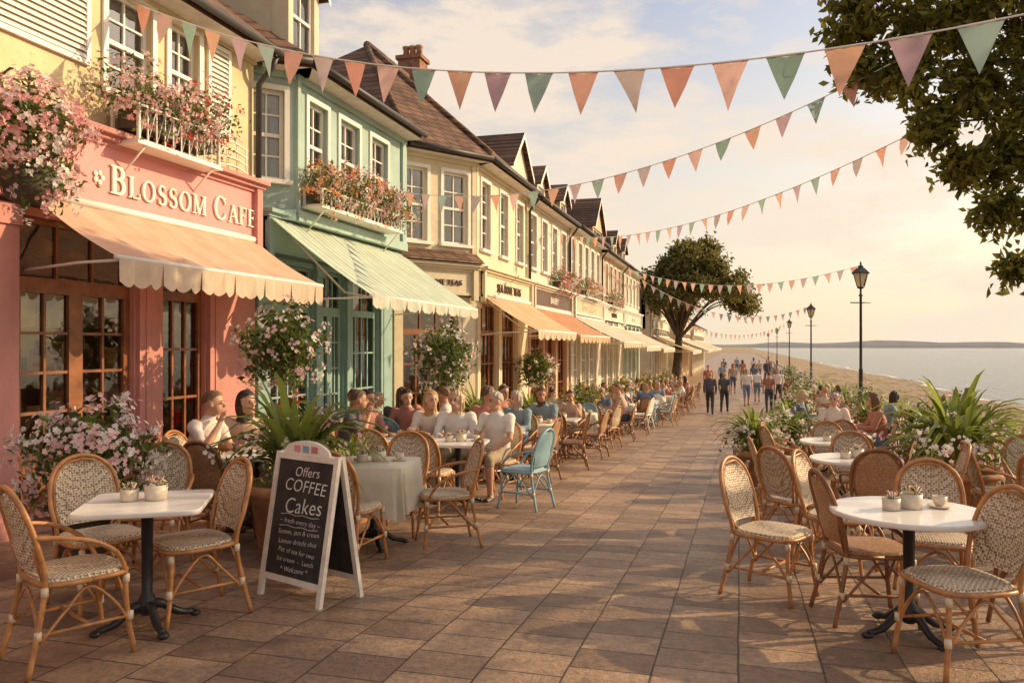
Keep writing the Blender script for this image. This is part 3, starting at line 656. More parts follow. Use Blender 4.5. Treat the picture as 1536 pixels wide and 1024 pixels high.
# ------------------------------------------------------------------ bunting
bc=[(.76,.37,.28),(.76,.50,.44),(.33,.47,.38),(.78,.46,.32),(.56,.39,.44),(.34,.46,.42),(.72,.40,.32),(.52,.43,.43)]
BM=[clothm('bunting_cloth_%d'%i,c,trans=.4) for i,c in enumerate(bc)]
def bunting(a,b,sag,fs,gap,off=0):
    a=Vector(a); b=Vector(b); L=(b-a).length; K=48
    def P(t): return a.lerp(b,t)-Vector((0,0,4*sag*t*(1-t)))
    m=MB(); m.tube([P(i/K) for i in range(K+1)],.006,MT['white'],5)
    s=gap*.4; k=off; u0=(b-a); u0.z=0; u0.normalize(); nn=Vector((-u0.y,u0.x,0))
    while s<L-fs*.6:
        t=s/L; t2=(s+fs*.78)/L; p,q=P(t),P(t2); sw=nn*random.uniform(-.12,.12)*fs*3; c=(p+q)/2+Vector((0,0,-fs*random.uniform(.95,1.05)))+sw*.6+u0*random.uniform(-.035,.035)
        mt=BM[k%8]; m1=p.lerp(c,.5)+sw*.25; m2=q.lerp(c,.5)-sw*.15; mm=(p+q)/2+Vector((0,0,-.01))+nn*.01
        m.add([p,mm,q,m2,c,m1,(m1+m2)/2+sw*.2],[(0,1,6,5),(1,2,3,6),(5,6,4),(6,3,4)],mt,True)
        tp=nn*.004; m.add([p+tp+Vector((0,0,.009)),q+tp+Vector((0,0,.009)),q+tp-Vector((0,0,.009)),p+tp-Vector((0,0,.009))],[(0,1,2,3)],MT['white'])
        s+=gap*random.uniform(.97,1.03); k+=1
    m.build('bunting')
bunting((-6.22,7.0,5.3),(4.6,4.3,3.95),1.03,.31,.36)
bunting((-6.0,12.9,4.4),(1.6,9.6,4.75),.62,.27,.38,off=2)
bunting((-5.1,21.4,4.75),(2.4,10.6,4.4),.62,.25,.42,off=4)
bunting((-5.1,37.0,5.25),(3.9,29,g(29)+5.35),.75,.36,.5,off=1)
bunting((-5.1,42.0,5.2),(4.1,51,g(51)+5.3),1.3,.4,.6,off=3)
bunting((-4.6,62.0,3.6),(4.5,80,g(80)+5.2),1.2,.5,.8,off=5)
bunting((-5.1,30.0,5.1),(-5.1,43,5.0),.5,.3,.45,off=5)

# ------------------------------------------------------------------ furniture
def superpts(rx,ry,n=28,e=.35):
    o=[]
    for k in range(n):
        a=2*math.pi*k/n; c,s=math.cos(a),math.sin(a); o.append((rx*math.copysign(abs(c)**e,c),ry*math.copysign(abs(s)**e,s)))
    return o
def slab(m,pts,layers,mat,sm=False):
    n=len(pts); V=[]
    for k,z in layers: V+=[(x*k,y*k,z) for x,y in pts]
    m.add(V,[(i*n+j,i*n+(j+1)%n,(i+1)*n+(j+1)%n,(i+1)*n+j) for i in range(len(layers)-1) for j in range(n)]+[tuple(range(n))[::-1],tuple((len(layers)-1)*n+j for j in range(n))],mat,sm)
def chair(arms,cane,wv):
    m=MB(); sp=superpts(.225,.215,28,.55)
    slab(m,sp,[(.93,.425),(1,.435),(1,.455),(.95,.47),(.6,.474)],wv)
    m.tube([(x*1.03,y*1.03,.44) for x,y in sp]+[(sp[0][0]*1.03,sp[0][1]*1.03,.44)],.014,cane,6)
    half=[(-.22,-.29,0),(-.2,-.24,.22),(-.19,-.205,.45),(-.215,-.245,.64),(-.19,-.295,.81),(-.11,-.325,.90),(0,-.335,.93)]
    full=half+[(-x,y,z) for x,y,z in half[-2::-1]]
    m.tube(cr(full,5),.0145,cane,7)
    K=9;V=[]
    zs=[.50,.55,.60,.65,.70,.75,.80,.84,.87,.895]
    hw=[.155,.17,.182,.187,.184,.178,.165,.14,.11,.07]
    for z,w in zip(zs,hw):
        yb=-.205-(z-.45)*.30 if z<.64 else -.245-(z-.64)*.31
        for k in range(K):
            t=-1+2*k/(K-1); V.append((t*w,yb-.03*(1-t*t)+.012,z))
    n1=len(V); V+=[(x,y-.012,z) for x,y,z in V]
    F=[(i*K+k,i*K+k+1,(i+1)*K+k+1,(i+1)*K+k) for i in range(9) for k in range(K-1)]
    F+=[tuple(n1+q for q in f) for f in F]
    m.add(V,F,wv,True)
    inner=[(-w-.005,(-.205-(z-.45)*.30 if z<.64 else -.245-(z-.64)*.31),z) for z,w in zip(zs,hw)]
    ring=[(-.14,-.2,.46)]+inner+[(0,-.3,.91)]; ring=ring+[(-x,y,z) for x,y,z in ring[-2::-1]]
    m.tube(ring,.01,cane,6)
    for sx in (-1,1):
        m.tube(cr([(sx*.185,.185,.44),(sx*.195,.195,.22),(sx*.215,.225,0)],4),.0145,cane,7)
        m.tube(cr([(sx*.205,.205,.16),(sx*.21,.12,.30),(sx*.2,0,.40),(sx*.2,-.1,.31),(sx*.205,-.235,.16)],4),.009,cane,5)
        m.tube([(sx*.205,.205,.2),(sx*.2,-.24,.2)],.010,cane,5)
        for (x,y,z) in ((.203,.205,.2),(.19,.19,.40),(.2,-.24,.2),(.193,-.208,.41)): m.tube([(sx*x,y,z-.022),(sx*x,y,z+.022)],.0185,MT['wrap'],7)
        if arms:
            m.tube(cr([(sx*.212,-.26,.69),(sx*.25,-.17,.685),(sx*.27,-.02,.65),(sx*.255,.1,.58),(sx*.22,.16,.5),(sx*.19,.185,.42)],4),.013,cane,7)
    for y in (.2,-.235):
        m.tube(cr([(-.205,y,.17),(-.12,y,.31),(0,y*.98,.40),(.12,y,.31),(.205,y,.17)],4),.009,cane,5)
    m.tube([(-.2,0,.2),(.2,0,.2)],.010,cane,5)
    return m.mesh('rattan_chair')
weaved=M('dark_woven_cane',(.40,.22,.11),.5,.5,90,.5,120)
CH=[chair(False,MT['cane'],MT['weave']),chair(True,MT['cane'],MT['weave']),chair(True,MT['canedark'],weaved),chair(True,MT['bluepaint'],MT['bluepaint']),chair(False,MT['white'],MT['white'])]
clothT=clothm('tablecloth',(.8,.72,.56),trans=.2)
def table(kind):
    m=MB(); I=MT['iron']
    if kind=='round': sp=superpts(.44,.44,40,1)
    else: sp=superpts(.34,.34,40,.16)
    slab(m,sp,[(.96,.70),(.99,.705),(1,.715),(1,.728),(.99,.735)],MT['marble'])
    m.lathe([(.14,.69),(.14,.698),(.035,.68),(.03,.2),(.05,.16),(.06,.1),(.03,.07)],I,n=12)
    for k in range(4):
        a=k*math.pi/2+.5; c,s=math.cos(a),math.sin(a)
        m.tube(cr([(0,0,.13),(.08*c,.08*s,.12),(.18*c,.18*s,.05),(.27*c,.27*s,.03)],4),[.03]*5+[.024]*4+[.02]*4,I,7); m.ell((.28*c,.28*s,.02),(.035,.035,.02),I,8,5)
    if kind=='cloth':
        n=72; V=[]; base=superpts(.355,.355,n,.16)
        for k,(r,z) in enumerate(((.0,.742),(.98,.742),(1.0,.735),(1.01,.6),(1.03,.45),(1.05,.33))):
            for j,(x,y) in enumerate(base):
                w=1+(.05*(k-2)*.6*math.sin(j*2*math.pi/n*12) if k>2 else 0)
                V.append((x*r*w,y*r*w,z-(.03*math.sin(j*2*math.pi/n*4) if k==5 else 0)))
        m.add(V,[(i*n+j,i*n+(j+1)%n,(i+1)*n+(j+1)%n,(i+1)*n+j) for i in range(5) for j in range(n)],clothT,True)
    return m.mesh('cafe_table')
TB={k:table(k) for k in('round','square','cloth')}
def cup():
    m=MB(); m.lathe([(.0,0),(.05,.002),(.072,.014),(.07,.016),(.03,.008)],MT['ceramic'],n=14)
    m.lathe([(.022,.012),(.036,.03),(.042,.07),(.039,.07),(.032,.03),(.0,.022)],MT['ceramic'],n=14); m.tube(cr([(.04,0,.06),(.065,0,.055),(.06,0,.03),(.036,0,.03)],3),.005,MT['ceramic'],5); return m.mesh('coffee_cup')
def pot():
    m=MB(); m.lathe([(.05,0),(.062,.004),(.066,.09),(.058,.09),(.05,.02),(0,.02)],MT['ceramic'],n=16); m.lathe([(0,.07),(.058,.075)],MT['dark'],n=12)
    for k in range(16): m.tube([(random.uniform(-.03,.03),random.uniform(-.03,.03),.07),(random.uniform(-.05,.05),random.uniform(-.05,.05),random.uniform(.1,.15))],.004,MT['wrap'] if k%2 else MT['fwhite'],4)
    for k in range(9): m.flower((random.uniform(-.05,.05),random.uniform(-.05,.05),random.uniform(.10,.14)),(random.uniform(-.5,.5),random.uniform(-.5,.5),1),.016,MT['fpink'] if k%3 else MT['fyel'])
    m.leaves(RNG.normal(size=(30,3))*np.array([.03,.03,.012])+np.array([0,0,.11]),.03,MT['leafP']); return m.mesh('table_flower_pot')
CU,PT=cup(),pot()
def face(d): return math.atan2(-d[0],d[1])
def addtable(x,y,kind='square',rz=0,items=2):
    z=g(y); place(TB[kind],'cafe_table',(x,y,z),rz)
    zt=z+(.742 if kind=='cloth' else .735)
    if items:
        place(PT,'table_flower_pot',(x+.02,y+.05,zt),random.random()*6)
        if items>1: place(PT,'table_flower_pot',(x-.1,y-.03,zt),random.random()*6,None,.8)
        if items>2 or random.random()<.4: place(CU,'coffee_cup',(x+.19,y+.12,zt),random.random()*6)
def addchair(x,y,dx,dy,k=0): return place(CH[k],'rattan_chair',(x,y,g(y)),face((dx,dy)))

# ------------------------------------------------------------------ people
Lb=['skin','shirt','pants','shoe','hair','lip']
PM={k:M('person_'+k,(.5,.5,.5)) for k in Lb}
def person_mesh(name,J,longhair=False,shorts=False,sleeve='short'):
    m=MB(); X=PM['skin']; segs=[]
    V3=lambda k:Vector(J[k])
    pel,ch,nk,hd=V3('pel'),V3('chest'),V3('neck'),V3('head')
    pts=[(pel+Vector((0,0,-.08)),.145,.11),(pel,.165,.125),(pel.lerp(ch,.35),.15,.115),(pel.lerp(ch,.7),.165,.12),(ch,.175,.125),(ch.lerp(nk,.5),.165,.105),(ch.lerp(nk,.8),.11,.075),(nk,.058,.058)]
    m.rings([(p.x,p.y,p.z,a,b) for p,a,b in pts],X,20)
    segs+=[(pel+Vector((0,0,-.05)),pel+Vector((0,0,.04)),.15,'pants'),(pel.lerp(ch,.3),ch,.15,'shirt'),(ch,nk+Vector((0,0,-.06)),.13,'shirt')]
    m.tube([nk-Vector((0,0,.05)),nk+Vector((0,.01,.05)),hd-Vector((0,.01,.05))],[.06,.052,.055],X,12); segs.append((nk+Vector((0,0,.0)),hd,.055,'skin'))
    tilt=Matrix.Rotation(J.get('yaw',0),3,'Z')@Matrix.Rotation(J.get('nod',0),3,'X')
    H=lambda x,y,z: hd+tilt@Vector((x,y,z))
    m.ell(H(0,-.01,.025),(.076,.095,.095),X,20,14,tilt); m.ell(H(0,.022,-.045),(.056,.066,.07),X,16,12,tilt)
    m.tube([H(0,.088,.015),H(0,.108,-.022),H(0,.09,-.034)],[.009,.014,.012],X,8)
    for sx in(-1,1): m.ell(H(sx*.078,-.005,-.01),(.011,.02,.03),X,8,6,tilt)
    if longhair: m.ell(H(0,-.055,-.03),(.088,.06,.14),X,16,12,tilt); m.ell(H(0,-.02,.03),(.085,.095,.098),X,16,12,tilt)
    for s,k in((-1,'L'),(1,'R')):
        sh=V3('sh'+k); el=V3('el'+k); wr=V3('wr'+k); hp=V3('hp'+k); kn=V3('kn'+k); an=V3('an'+k); toe=V3('toe'+k)
        m.ell(sh,(.06,.06,.06),X); m.tube([ch.lerp(sh,.5),sh],[.08,.062],X,12)
        m.tube([sh,sh.lerp(el,.4),el],[.056,.05,.04],X,12); m.ell(el,(.041,.041,.041),X)
        m.tube([el,el.lerp(wr,.3),wr],[.041,.042,.026],X,12); m.ell(wr,(.027,.027,.027),X)
        e=.62 if sleeve=='short' else 1
        segs.append((sh,sh.lerp(el,e),.055,'shirt'))
        if e<1: segs.append((sh.lerp(el,e),el,.045,'skin'))
        segs.append((el,wr,.035,'skin' if sleeve=='short' else 'shirt'))
        d=(wr-el).normalized(); d=(d+Vector(J.get('hand'+k,(0,0,0)))).normalized(); sd=d.cross(Vector((0,0,1)))
        if sd.length<.3: sd=Vector((0,1,0))
        sd.normalize(); up=sd.cross(d)
        if up.z<0: up=-up
        pm=wr+d*.05; m.tube([wr,pm,wr+d*.09],[.026,.036,.036],X,10,flat=.55)
        for q,(o,ln) in enumerate(((-.03,.07),(-.01,.082),(.01,.078),(.03,.062))):
            b=wr+d*.085+sd*o; m.tube([b,b+d*ln*.5+up*.006,b+d*ln*.9-up*.016],[.0095,.009,.0075],X,7)
        b=wr+d*.03-sd*s*.028; m.tube([b,b+d*.03-sd*s*.03,b+d*.06-sd*s*.036-up*.012],[.012,.011,.009],X,7)
        segs.append((wr,wr+d*.17,.03,'skin'))
        m.ell(hp,(.092,.1,.09),X); m.tube([hp,hp.lerp(kn,.5),kn],[.092,.078,.058],X,14); m.ell(kn,(.057,.057,.057),X)
        m.tube([kn,kn.lerp(an,.3),kn.lerp(an,.75),an],[.055,.058,.042,.036],X,12); m.ell(an,(.04,.04,.04),X)
        m.tube([an+Vector((0,-.03,-.04)),an.lerp(toe,.5)+Vector((0,0,-.02)),toe],[.042,.045,.034],X,10,flat=.8)
        segs.append((hp,kn,.08,'pants')); 
        if shorts: segs.append((kn.lerp(an,.12),an,.045,'skin'))
        else: segs.append((kn,an,.05,'pants'))
        segs.append((an+Vector((0,-.02,-.035)),toe,.045,'shoe'))
    me=m.mesh('tmp'); o=bpy.data.objects.new('tmp',me); sc.collection.objects.link(o)
    r=o.modifiers.new('r','REMESH'); r.mode='VOXEL'; r.voxel_size=.0095; r.use_smooth_shade=True
    s=o.modifiers.new('s','SMOOTH'); s.factor=.5; s.iterations=3
    ev=o.evaluated_get(bpy.context.evaluated_depsgraph_get()); nm=bpy.data.meshes.new_from_object(ev); bpy.data.objects.remove(o)
    nm.name=name; nm.materials.clear()
    for k in Lb: nm.materials.append(PM[k])
    N=len(nm.vertices); co=np.empty(N*3); nm.vertices.foreach_get('co',co); co=co.reshape(-1,3); no=np.empty(N*3); nm.vertices.foreach_get('normal',no); no=no.reshape(-1,3)
    best=np.full(N,1e9); lab=np.zeros(N,int)
    for a,b,rd,k in segs:
        a=np.array(a);b=np.array(b);ab=b-a; t=np.clip(((co-a)@ab)/(ab@ab),0,1); dd=np.linalg.norm(co-(a+t[:,None]*ab),axis=1)-rd
        q=dd<best; best[q]=dd[q]; lab[q]=Lb.index(k)
    Ti=np.array(tilt.inverted()); loc=(co-np.array(hd))@Ti.T
    inh=(np.linalg.norm(loc*np.array([1,1,.85]),axis=1)<.15)&(loc[:,2]>-.12)
    if longhair: inh|=(np.linalg.norm((loc-np.array([0,-.06,-.04]))/np.array([1,.8,1.5]),axis=1)<.125)
    hair=inh&(loc[:,2]>.04+.62*loc[:,1])&~((abs(loc[:,0])>.07)&(loc[:,2]<.02)&(loc[:,1]>-.03)&(not longhair))
    if longhair: hair|=inh&(loc[:,1]<.015)
    lab[inh]=0; lab[hair]=4
    lab[(abs(loc[:,0])<.024)&(abs(loc[:,2]+.062)<.008)&(loc[:,1]>.05)]=5
    offs=np.array([0,.009,.009,.004,.011,.0])[lab]
    fold=1+(.35*np.sin(co[:,2]*46+3*np.sin(co[:,0]*14)+2*np.sin(co[:,1]*17)))*(lab==1)+.3*np.sin(co[:,2]*40+3*np.sin(co[:,1]*13))*(lab==2)+.5*np.sin(loc[:,0]*160+loc[:,1]*90)*(lab==4)
    co=co+no*(offs*fold)[:,None]; nm.vertices.foreach_set('co',co.ravel())
    pv=np.empty(len(nm.loops),int); nm.loops.foreach_get('vertex_index',pv); ls=np.empty(len(nm.polygons),int); nm.polygons.foreach_get('loop_start',ls)
    nm.polygons.foreach_set('material_index',lab[pv[ls]].astype(np.int32)); nm.polygons.foreach_set('use_smooth',[True]*len(nm.polygons)); nm.update()
    em=MB()
    for sx in(-1,1): em.ell(H(sx*.03,.083,.008),(.012,.008,.007),MT['dark'],8,6,tilt); em.tube([H(sx*.015,.09,.028),H(sx*.045,.078,.028)],.0035,MT['dark'],5)
    e=em.mesh('eyes')
    return nm,e
SHS=.19
def pose_seat(lean=0.04,handz=.78,hy=.36,hx=.13,yaw=0,R_=None,nod=0,ank=.0):
    J=dict(pel=(0,-.05,.55),chest=(0,-.03+lean,.88),neck=(0,-.0+lean*1.3,1.06),head=(0,.04+lean*1.6,1.21),yaw=yaw,nod=nod)
    for s,k in((-1,'L'),(1,'R')):
        J['sh'+k]=(s*SHS,-.01+lean,1.0); J['el'+k]=(s*.25,.1+lean,.76); J['wr'+k]=(s*hx,hy,handz)
        J['hp'+k]=(s*.09,-.02,.53); J['kn'+k]=(s*.13,.40,.52); J['an'+k]=(s*.12,.40+ank*s,.08); J['toe'+k]=(s*.14,.55+ank*s,.03)
    if R_: J.update(R_)
    return J
def pose_walk(st=.28,ar=.2,lean=.02):
    J=dict(pel=(0,0,.95),chest=(0,lean,1.28),neck=(0,lean,1.47),head=(0,lean+.03,1.62))
    for s,k in((-1,'L'),(1,'R')):
        J['sh'+k]=(s*SHS,lean,1.40); J['el'+k]=(s*.24,-s*ar*.3-.03,1.13); J['wr'+k]=(s*.23,-s*ar+.08,.90)
        J['hp'+k]=(s*.09,0,.92); J['kn'+k]=(s*.1,s*st*.55+.06,.50); J['an'+k]=(s*.1,s*st,.09 if s>0 else .13); J['toe'+k]=(s*.11,s*st+.14,.03 if s>0 else .035)
    return J
PS=[person_mesh('seated_a',pose_seat()),person_mesh('seated_b',pose_seat(.1,.77,.42,.1,.5),True),
    person_mesh('seated_c',pose_seat(.0,.62,.26,.1,-.5,ank=.05),shorts=True),
    person_mesh('seated_d',pose_seat(.06,.78,.34,.12,.25,dict(elR=(.24,.2,.80),wrR=(.1,.26,1.02),handR=(-.6,0,1)))),
    person_mesh('seated_e',pose_seat(.02,.77,.36,.14,-.3),True,sleeve='long'),
    person_mesh('seated_f',pose_seat(-.05,.80,.30,.2,.7,dict(wrL=(-.34,.28,.98),elL=(-.3,.08,.82)),nod=-.1),sleeve='long')]
PW=[person_mesh('walker_a',pose_walk()),person_mesh('walker_b',pose_walk(.2,.15,.03),True,shorts=True),person_mesh('walker_c',pose_walk(.06,.04),shorts=True),person_mesh('walker_d',pose_walk(-.24,-.2),sleeve='long')]
skins=[M('skin_tone',c,.5,.08,spec=.4) for c in((.56,.31,.20),(.48,.25,.155),(.60,.36,.25),(.30,.15,.09))]
hairs=[M('hair_colour',c,.55,.35,40,.6,120) for c in((.04,.022,.014),(.10,.05,.025),(.45,.28,.12),(.42,.36,.3),(.16,.08,.035),(.55,.4,.22))]
shirts=[M('shirt_cloth',c,.9,.1,5) for c in((.68,.58,.5),(.72,.68,.62),(.15,.2,.3),(.48,.19,.13),(.30,.38,.45),(.52,.36,.26),(.09,.08,.09),(.52,.43,.32),(.36,.16,.12),(.22,.30,.34))]
pants=[M('trouser_cloth',c,.9,.1,5) for c in((.06,.07,.1),(.1,.13,.2),(.35,.27,.18),(.05,.045,.045),(.16,.2,.28))]
shoes=M('shoe_leather',(.07,.04,.03),.5); lipm=M('lips',(.45,.15,.12),.5)
def person(src,x,y,d,sk=None,ha=None,shi=None,pa=None,s=1,dz=0):
    me,ey=src; o=place(me,'person',(x,y,g(y)+dz),face(d),None,s)
    r=random; ms=[skins[sk if sk is not None else r.randrange(3)],shirts[shi if shi is not None else r.randrange(10)],pants[pa if pa is not None else r.randrange(5)],shoes,hairs[ha if ha is not None else r.randrange(6)],lipm]
    for i,mm in enumerate(ms): o.material_slots[i].link='OBJECT'; o.material_slots[i].material=mm
    e=place(ey,'eyes',(0,0,0),0,o); return o
def seated(src,x,y,dx,dy,ck=0,**k):
    addchair(x,y,dx,dy,ck); person(src,x,y,(dx,dy),dz=.0,**k)

# ------------------------------------------------------------------ layout : left, near
addtable(-3.36,3.95,'square',R(45-16))
addchair(-3.44,3.50,.25,.5,1); addchair(-3.28,4.24,-.5,-.82,0); addchair(-3.92,4.2,.75,-.35,0); addchair(-4.25,5.05,.4,-.9,1)
addtable(-4.5,6.8,'square',R(20)); addchair(-3.92,6.45,-.8,.4,1); addchair(-4.45,6.15,0,1,2)
seated(PS[3],-5.08,6.72,1,.05,1,sk=0,ha=4,shi=0,pa=1); seated(PS[1],-5.08,7.42,.7,-.75,1,sk=0,ha=0,shi=5,pa=0)
addtable(-3.1,6.45,'cloth',R(10)); addchair(-2.55,6.75,-.8,-.5,1); addchair(-3.75,6.75,.9,-.35,1); addchair(-3.15,7.1,.1,-1,0); addchair(-3.0,5.8,.05,1,0)
addtable(-3.25,9.05,'square',R(8)); addtable(-3.95,9.2,'square',R(5))
seated(PS[2],-2.98,9.75,-.25,-1,1,sk=0,ha=3,shi=1,pa=2)
seated(PS[4],-3.55,9.85,.15,-1,0,sk=2,ha=5,shi=1,pa=2); seated(PS[1],-3.95,10.0,.3,-1,0,sk=2,ha=2,shi=0,pa=2)
seated(PS[0],-4.65,9.35,.9,-.35,1,sk=1,ha=0,shi=8,pa=3); seated(PS[3],-4.55,8.75,.9,.3,1,sk=1,ha=1,shi=6,pa=3)
addchair(-2.42,9.0,-.95,.25,3); addchair(-3.3,8.3,.05,1,0); addchair(-3.95,8.4,0,1,1)
seated(PS[0],-5.1,9.9,.7,-.6,2,sk=1,ha=1,shi=2,pa=0); seated(PS[5],-4.6,10.6,.0,-1,1,ha=0,shi=8)
rnd=random.Random(5)
ycur=11.4
while ycur<46:
    for X in ((-3.35,-4.45) if ycur>15.6 else ((-3.45,-4.9))):
        xx=X+rnd.uniform(-.12,.12)+ (.4 if ycur>24 else 0)*(1 if X>-4 else .3); yy=ycur+rnd.uniform(-.2,.2)
        kind='cloth' if rnd.random()<.35 else 'square'; addtable(xx,yy,kind,rnd.uniform(-.3,.3),1 if ycur<22 else 0)
        for (ox,oy) in ((.6,.0),(-.6,0),(0,.62),(0,-.62)):
            ck=rnd.choice([0,1,1,2,2,2,4]) if not(rnd.random()<.06) else 3
            if abs(ox)>0 and X<-4 and ox<0 and xx<-4.4 and ycur>15: continue
            px,py=xx+ox+rnd.uniform(-.06,.06),yy+oy+rnd.uniform(-.06,.06)
            dd=(-ox+rnd.uniform(-.25,.25)*abs(oy)*1.5,-oy+rnd.uniform(-.25,.25)*abs(ox)*1.5)
            if rnd.random()<(.6 if oy>=0 else .35) and not(ox>0 and X>-4 and rnd.random()<.75): seated(rnd.choice(PS),px,py,dd[0],dd[1],ck,s=rnd.uniform(.93,1.05))
            else: addchair(px,py,dd[0],dd[1],ck)
    ycur+=2.05
for (k,x,y,d,shi,pa) in ((3,-1.15,33,(0,1),6,3),(0,-.62,34.2,(.1,1),6,3),(1,.3,39,(.1,-1),1,4),(0,1.15,34.5,(0,1),8,0),(2,.85,43,(0,1),1,4),(3,1.75,40.5,(.1,-1),0,3),(1,-.4,50,(0,-1),5,1),(2,-1.7,46,(0,-1),3,1),(0,.9,55,(0,1),2,0),(3,-1.2,58,(0,1),4,3),(1,.2,66,(0,1),3,2),(2,1.6,72,(0,-1),7,4),(0,-1.4,75,(0,1),2,3),(2,2.4,60,(0,1),5,2),(3,2.0,65,(.2,-1),6,0),(1,1.3,82,(0,1),1,3),(0,-.3,88,(0,-1),4,1),(3,2.6,78,(0,1),8,3),(0,2.2,52,(0,-1),9,2)):
    person(PW[k],x,y,d,shi=shi,pa=pa,s=rnd.uniform(.94,1.04))

# ------------------------------------------------------------------ layout : right
addtable(.96,5.2,'round',items=2); addchair(.22,5.85,.82,-.42,0); addchair(1.10,4.70,-.8,-.35,0); addchair(.78,5.48,.85,.2,2); addchair(1.25,5.95,-.1,-1,0); addchair(1.75,5.45,-.9,-.2,2)
addtable(1.12,8.7,'round'); addchair(.5,7.55,.7,.6,0); addchair(.42,8.5,1,.1,1); addchair(1.15,7.85,0,1,2); addchair(1.75,8.5,-1,.1,1); addchair(1.2,9.45,0,-1,1); addchair(.75,6.75,.75,-.3,0)
addtable(1.2,11.3,'round'); addchair(.6,10.9,.9,.3,1); addchair(.62,11.6,.9,-.2,1); addchair(1.8,11.1,-.9,.2,2); addchair(1.2,12.0,0,-1,1); addchair(1.3,10.5,0,1,1)
addtable(3.1,8.9,'round'); addchair(2.45,8.8,1,0,1); addchair(2.7,8.15,.6,.8,1); addchair(3.2,8.1,-.1,1,2); addchair(3.0,9.7,0,-1,1)
addtable(3.4,6.6,'round',items=0); addchair(2.8,6.8,1,-.1,2); addchair(3.2,7.3,.1,-1,1)
for (x,y) in ((1.6,14.6),(1.8,17.6),(2.0,20.4),(3.4,14.2),(2.2,23.5),(3.5,18),(2.4,27),(2.6,31)):
    addtable(x,y,'round',items=1 if y<20 else 0)
    for (ox,oy) in ((.62,0),(-.62,0),(0,.65),(0,-.65)):
        dd=(-ox+rnd.uniform(-.1,.1),-oy+rnd.uniform(-.1,.1))
        if rnd.random()<.22 and y>14.3: seated(rnd.choice(PS),x+ox,y+oy,dd[0],dd[1],rnd.choice([0,1,2]))
        else: addchair(x+ox,y+oy,dd[0],dd[1],rnd.choice([0,1,1,2]))

# ------------------------------------------------------------------ plants
def blob_pts(n,c,r,shell=.5):
    d=RNG.normal(size=(n,3)); d/=np.linalg.norm(d,axis=1)[:,None]; rr=(shell+(1-shell)*RNG.random(n))[:,None]
    lump=(1+.2*np.sin(d[:,0]*5+c[0]*3)*np.cos(d[:,1]*4+c[1])+.14*np.sin(d[:,2]*7+c[1]*5))[:,None]
    return np.array(c)+d*rr*lump*np.array(r),d
def bushy(m,c,r,n,nf,fm,leaf=.07,fr=.022,low=-1):
    P_,_=blob_pts(n,c,r,.35); m.leaves(P_,leaf,MT['leafP'],.5)
    nh=max(1,nf//7); P_,d=blob_pts(nh,c,[q*1.06 for q in r],.9)
    for p,dd in zip(P_,d):
        if dd[2]<low: continue
        mt=MT[random.choice(fm)]
        for q in range(7):
            m.flower(p+RNG.normal(size=3)*fr*1.35+dd*fr*.4,dd+RNG.normal(size=3)*.4,fr*random.uniform(.65,1.2),mt)
def spiky(m,c,n,L,w=.045):
    for k in range(n):
        a=random.random()*6.283; m.blade((c[0]+.05*math.cos(a),c[1]+.05*math.sin(a),c[2]),a,L*random.uniform(.6,1.1),w*random.uniform(.7,1.2),random.uniform(.35,1.2),MT['blade'],random.uniform(.9,1.3))
def potm(m,r,h,mat): m.lathe([(r*.72,0),(r*.76,.01),(r*.95,h*.86),(r*1.08,h*.87),(r*1.08,h),(r*.95,h),(r*.92,h*.85),(.01,h*.84)],mat,n=20)
def planter(name,x,y,kind,s=1,fm=('fwhite','flpink'),pm='terra',ph=.45,fl=1):
    E=empty(name,(x,y,g(y))); m=MB(); potm(m,.27*s,ph,MT[pm]); m.build('pot',E)
    m=MB(); near=1 if y<13 else .6
    if kind=='spiky': spiky(m,(0,0,ph*.85),int(105*near),.76*s,.05*s); bushy(m,(0,0,ph+.12*s),(.42*s,.42*s,.26*s),int(380*near),int(260*near*fl),fm,.07,.026*(1+.2*(fl-1)))
    elif kind=='bush': bushy(m,(0,0,ph+.33*s),(.46*s,.46*s,.4*s),1300,1300,fm,.08,.024); spiky(m,(0,0,ph),14,.8*s)
    elif kind=='standard':
        m.tube(cr([(0,0,ph*.8),(.03,.02,ph+.6),(-.02,0,ph+1.15)],4),.025,MT['bark'],7)
        bushy(m,(0,0,ph+1.45),(.44*s,.44*s,.46*s),1500,560,fm,.085,.027); bushy(m,(0,0,ph+.05),(.3,.3,.12),150,60,fm)
    elif kind=='shrub': bushy(m,(0,0,ph+.3*s),(.42*s,.42*s,.42*s),int(800*near),int(260*near),fm,.1,.03)
    m.build('foliage',E)
planter('flowering_potted_bush',-4.72,4.95,'bush',1.04,pm='darkpot',ph=.5)
planter('potted_palm_plant',-3.62,6.0,'spiky',1.4,pm='terra',ph=.6)
planter('potted_palm_plant',-3.85,7.45,'spiky',.85,ph=.4)
planter('potted_standard_tree',-5.05,8.1,'standard',1.05,('fwhite','flpink'),'darkpot',.38)
planter('potted_standard_tree',-4.6,12.2,'standard',1.15,('fwhite','flpink'),'darkpot',.42)
planter('potted_palm_plant',-4.1,12.5,'spiky',1.3,pm='darkpot',ph=.6)
planter('potted_shrub',-5.4,11.0,'shrub',.9,('fwhite',)); planter('potted_shrub',-5.6,9.3,'shrub',1,('fred',))
planter('potted_shrub',-4.4,14.5,'shrub',1.1,('fwhite','fyel')); planter('potted_standard_tree',-4.7,18.6,'standard',1.,('fwhite','flpink'),'darkpot',.3)
yy=16.6
while yy<46:
    planter(random.choice(['potted_shrub','potted_palm_plant']),-4.0+rnd.uniform(-.3,.3),yy,rnd.choice(['shrub','spiky']),1.2,('fwhite','fpink','fyel'),ph=.65); yy+=2.4
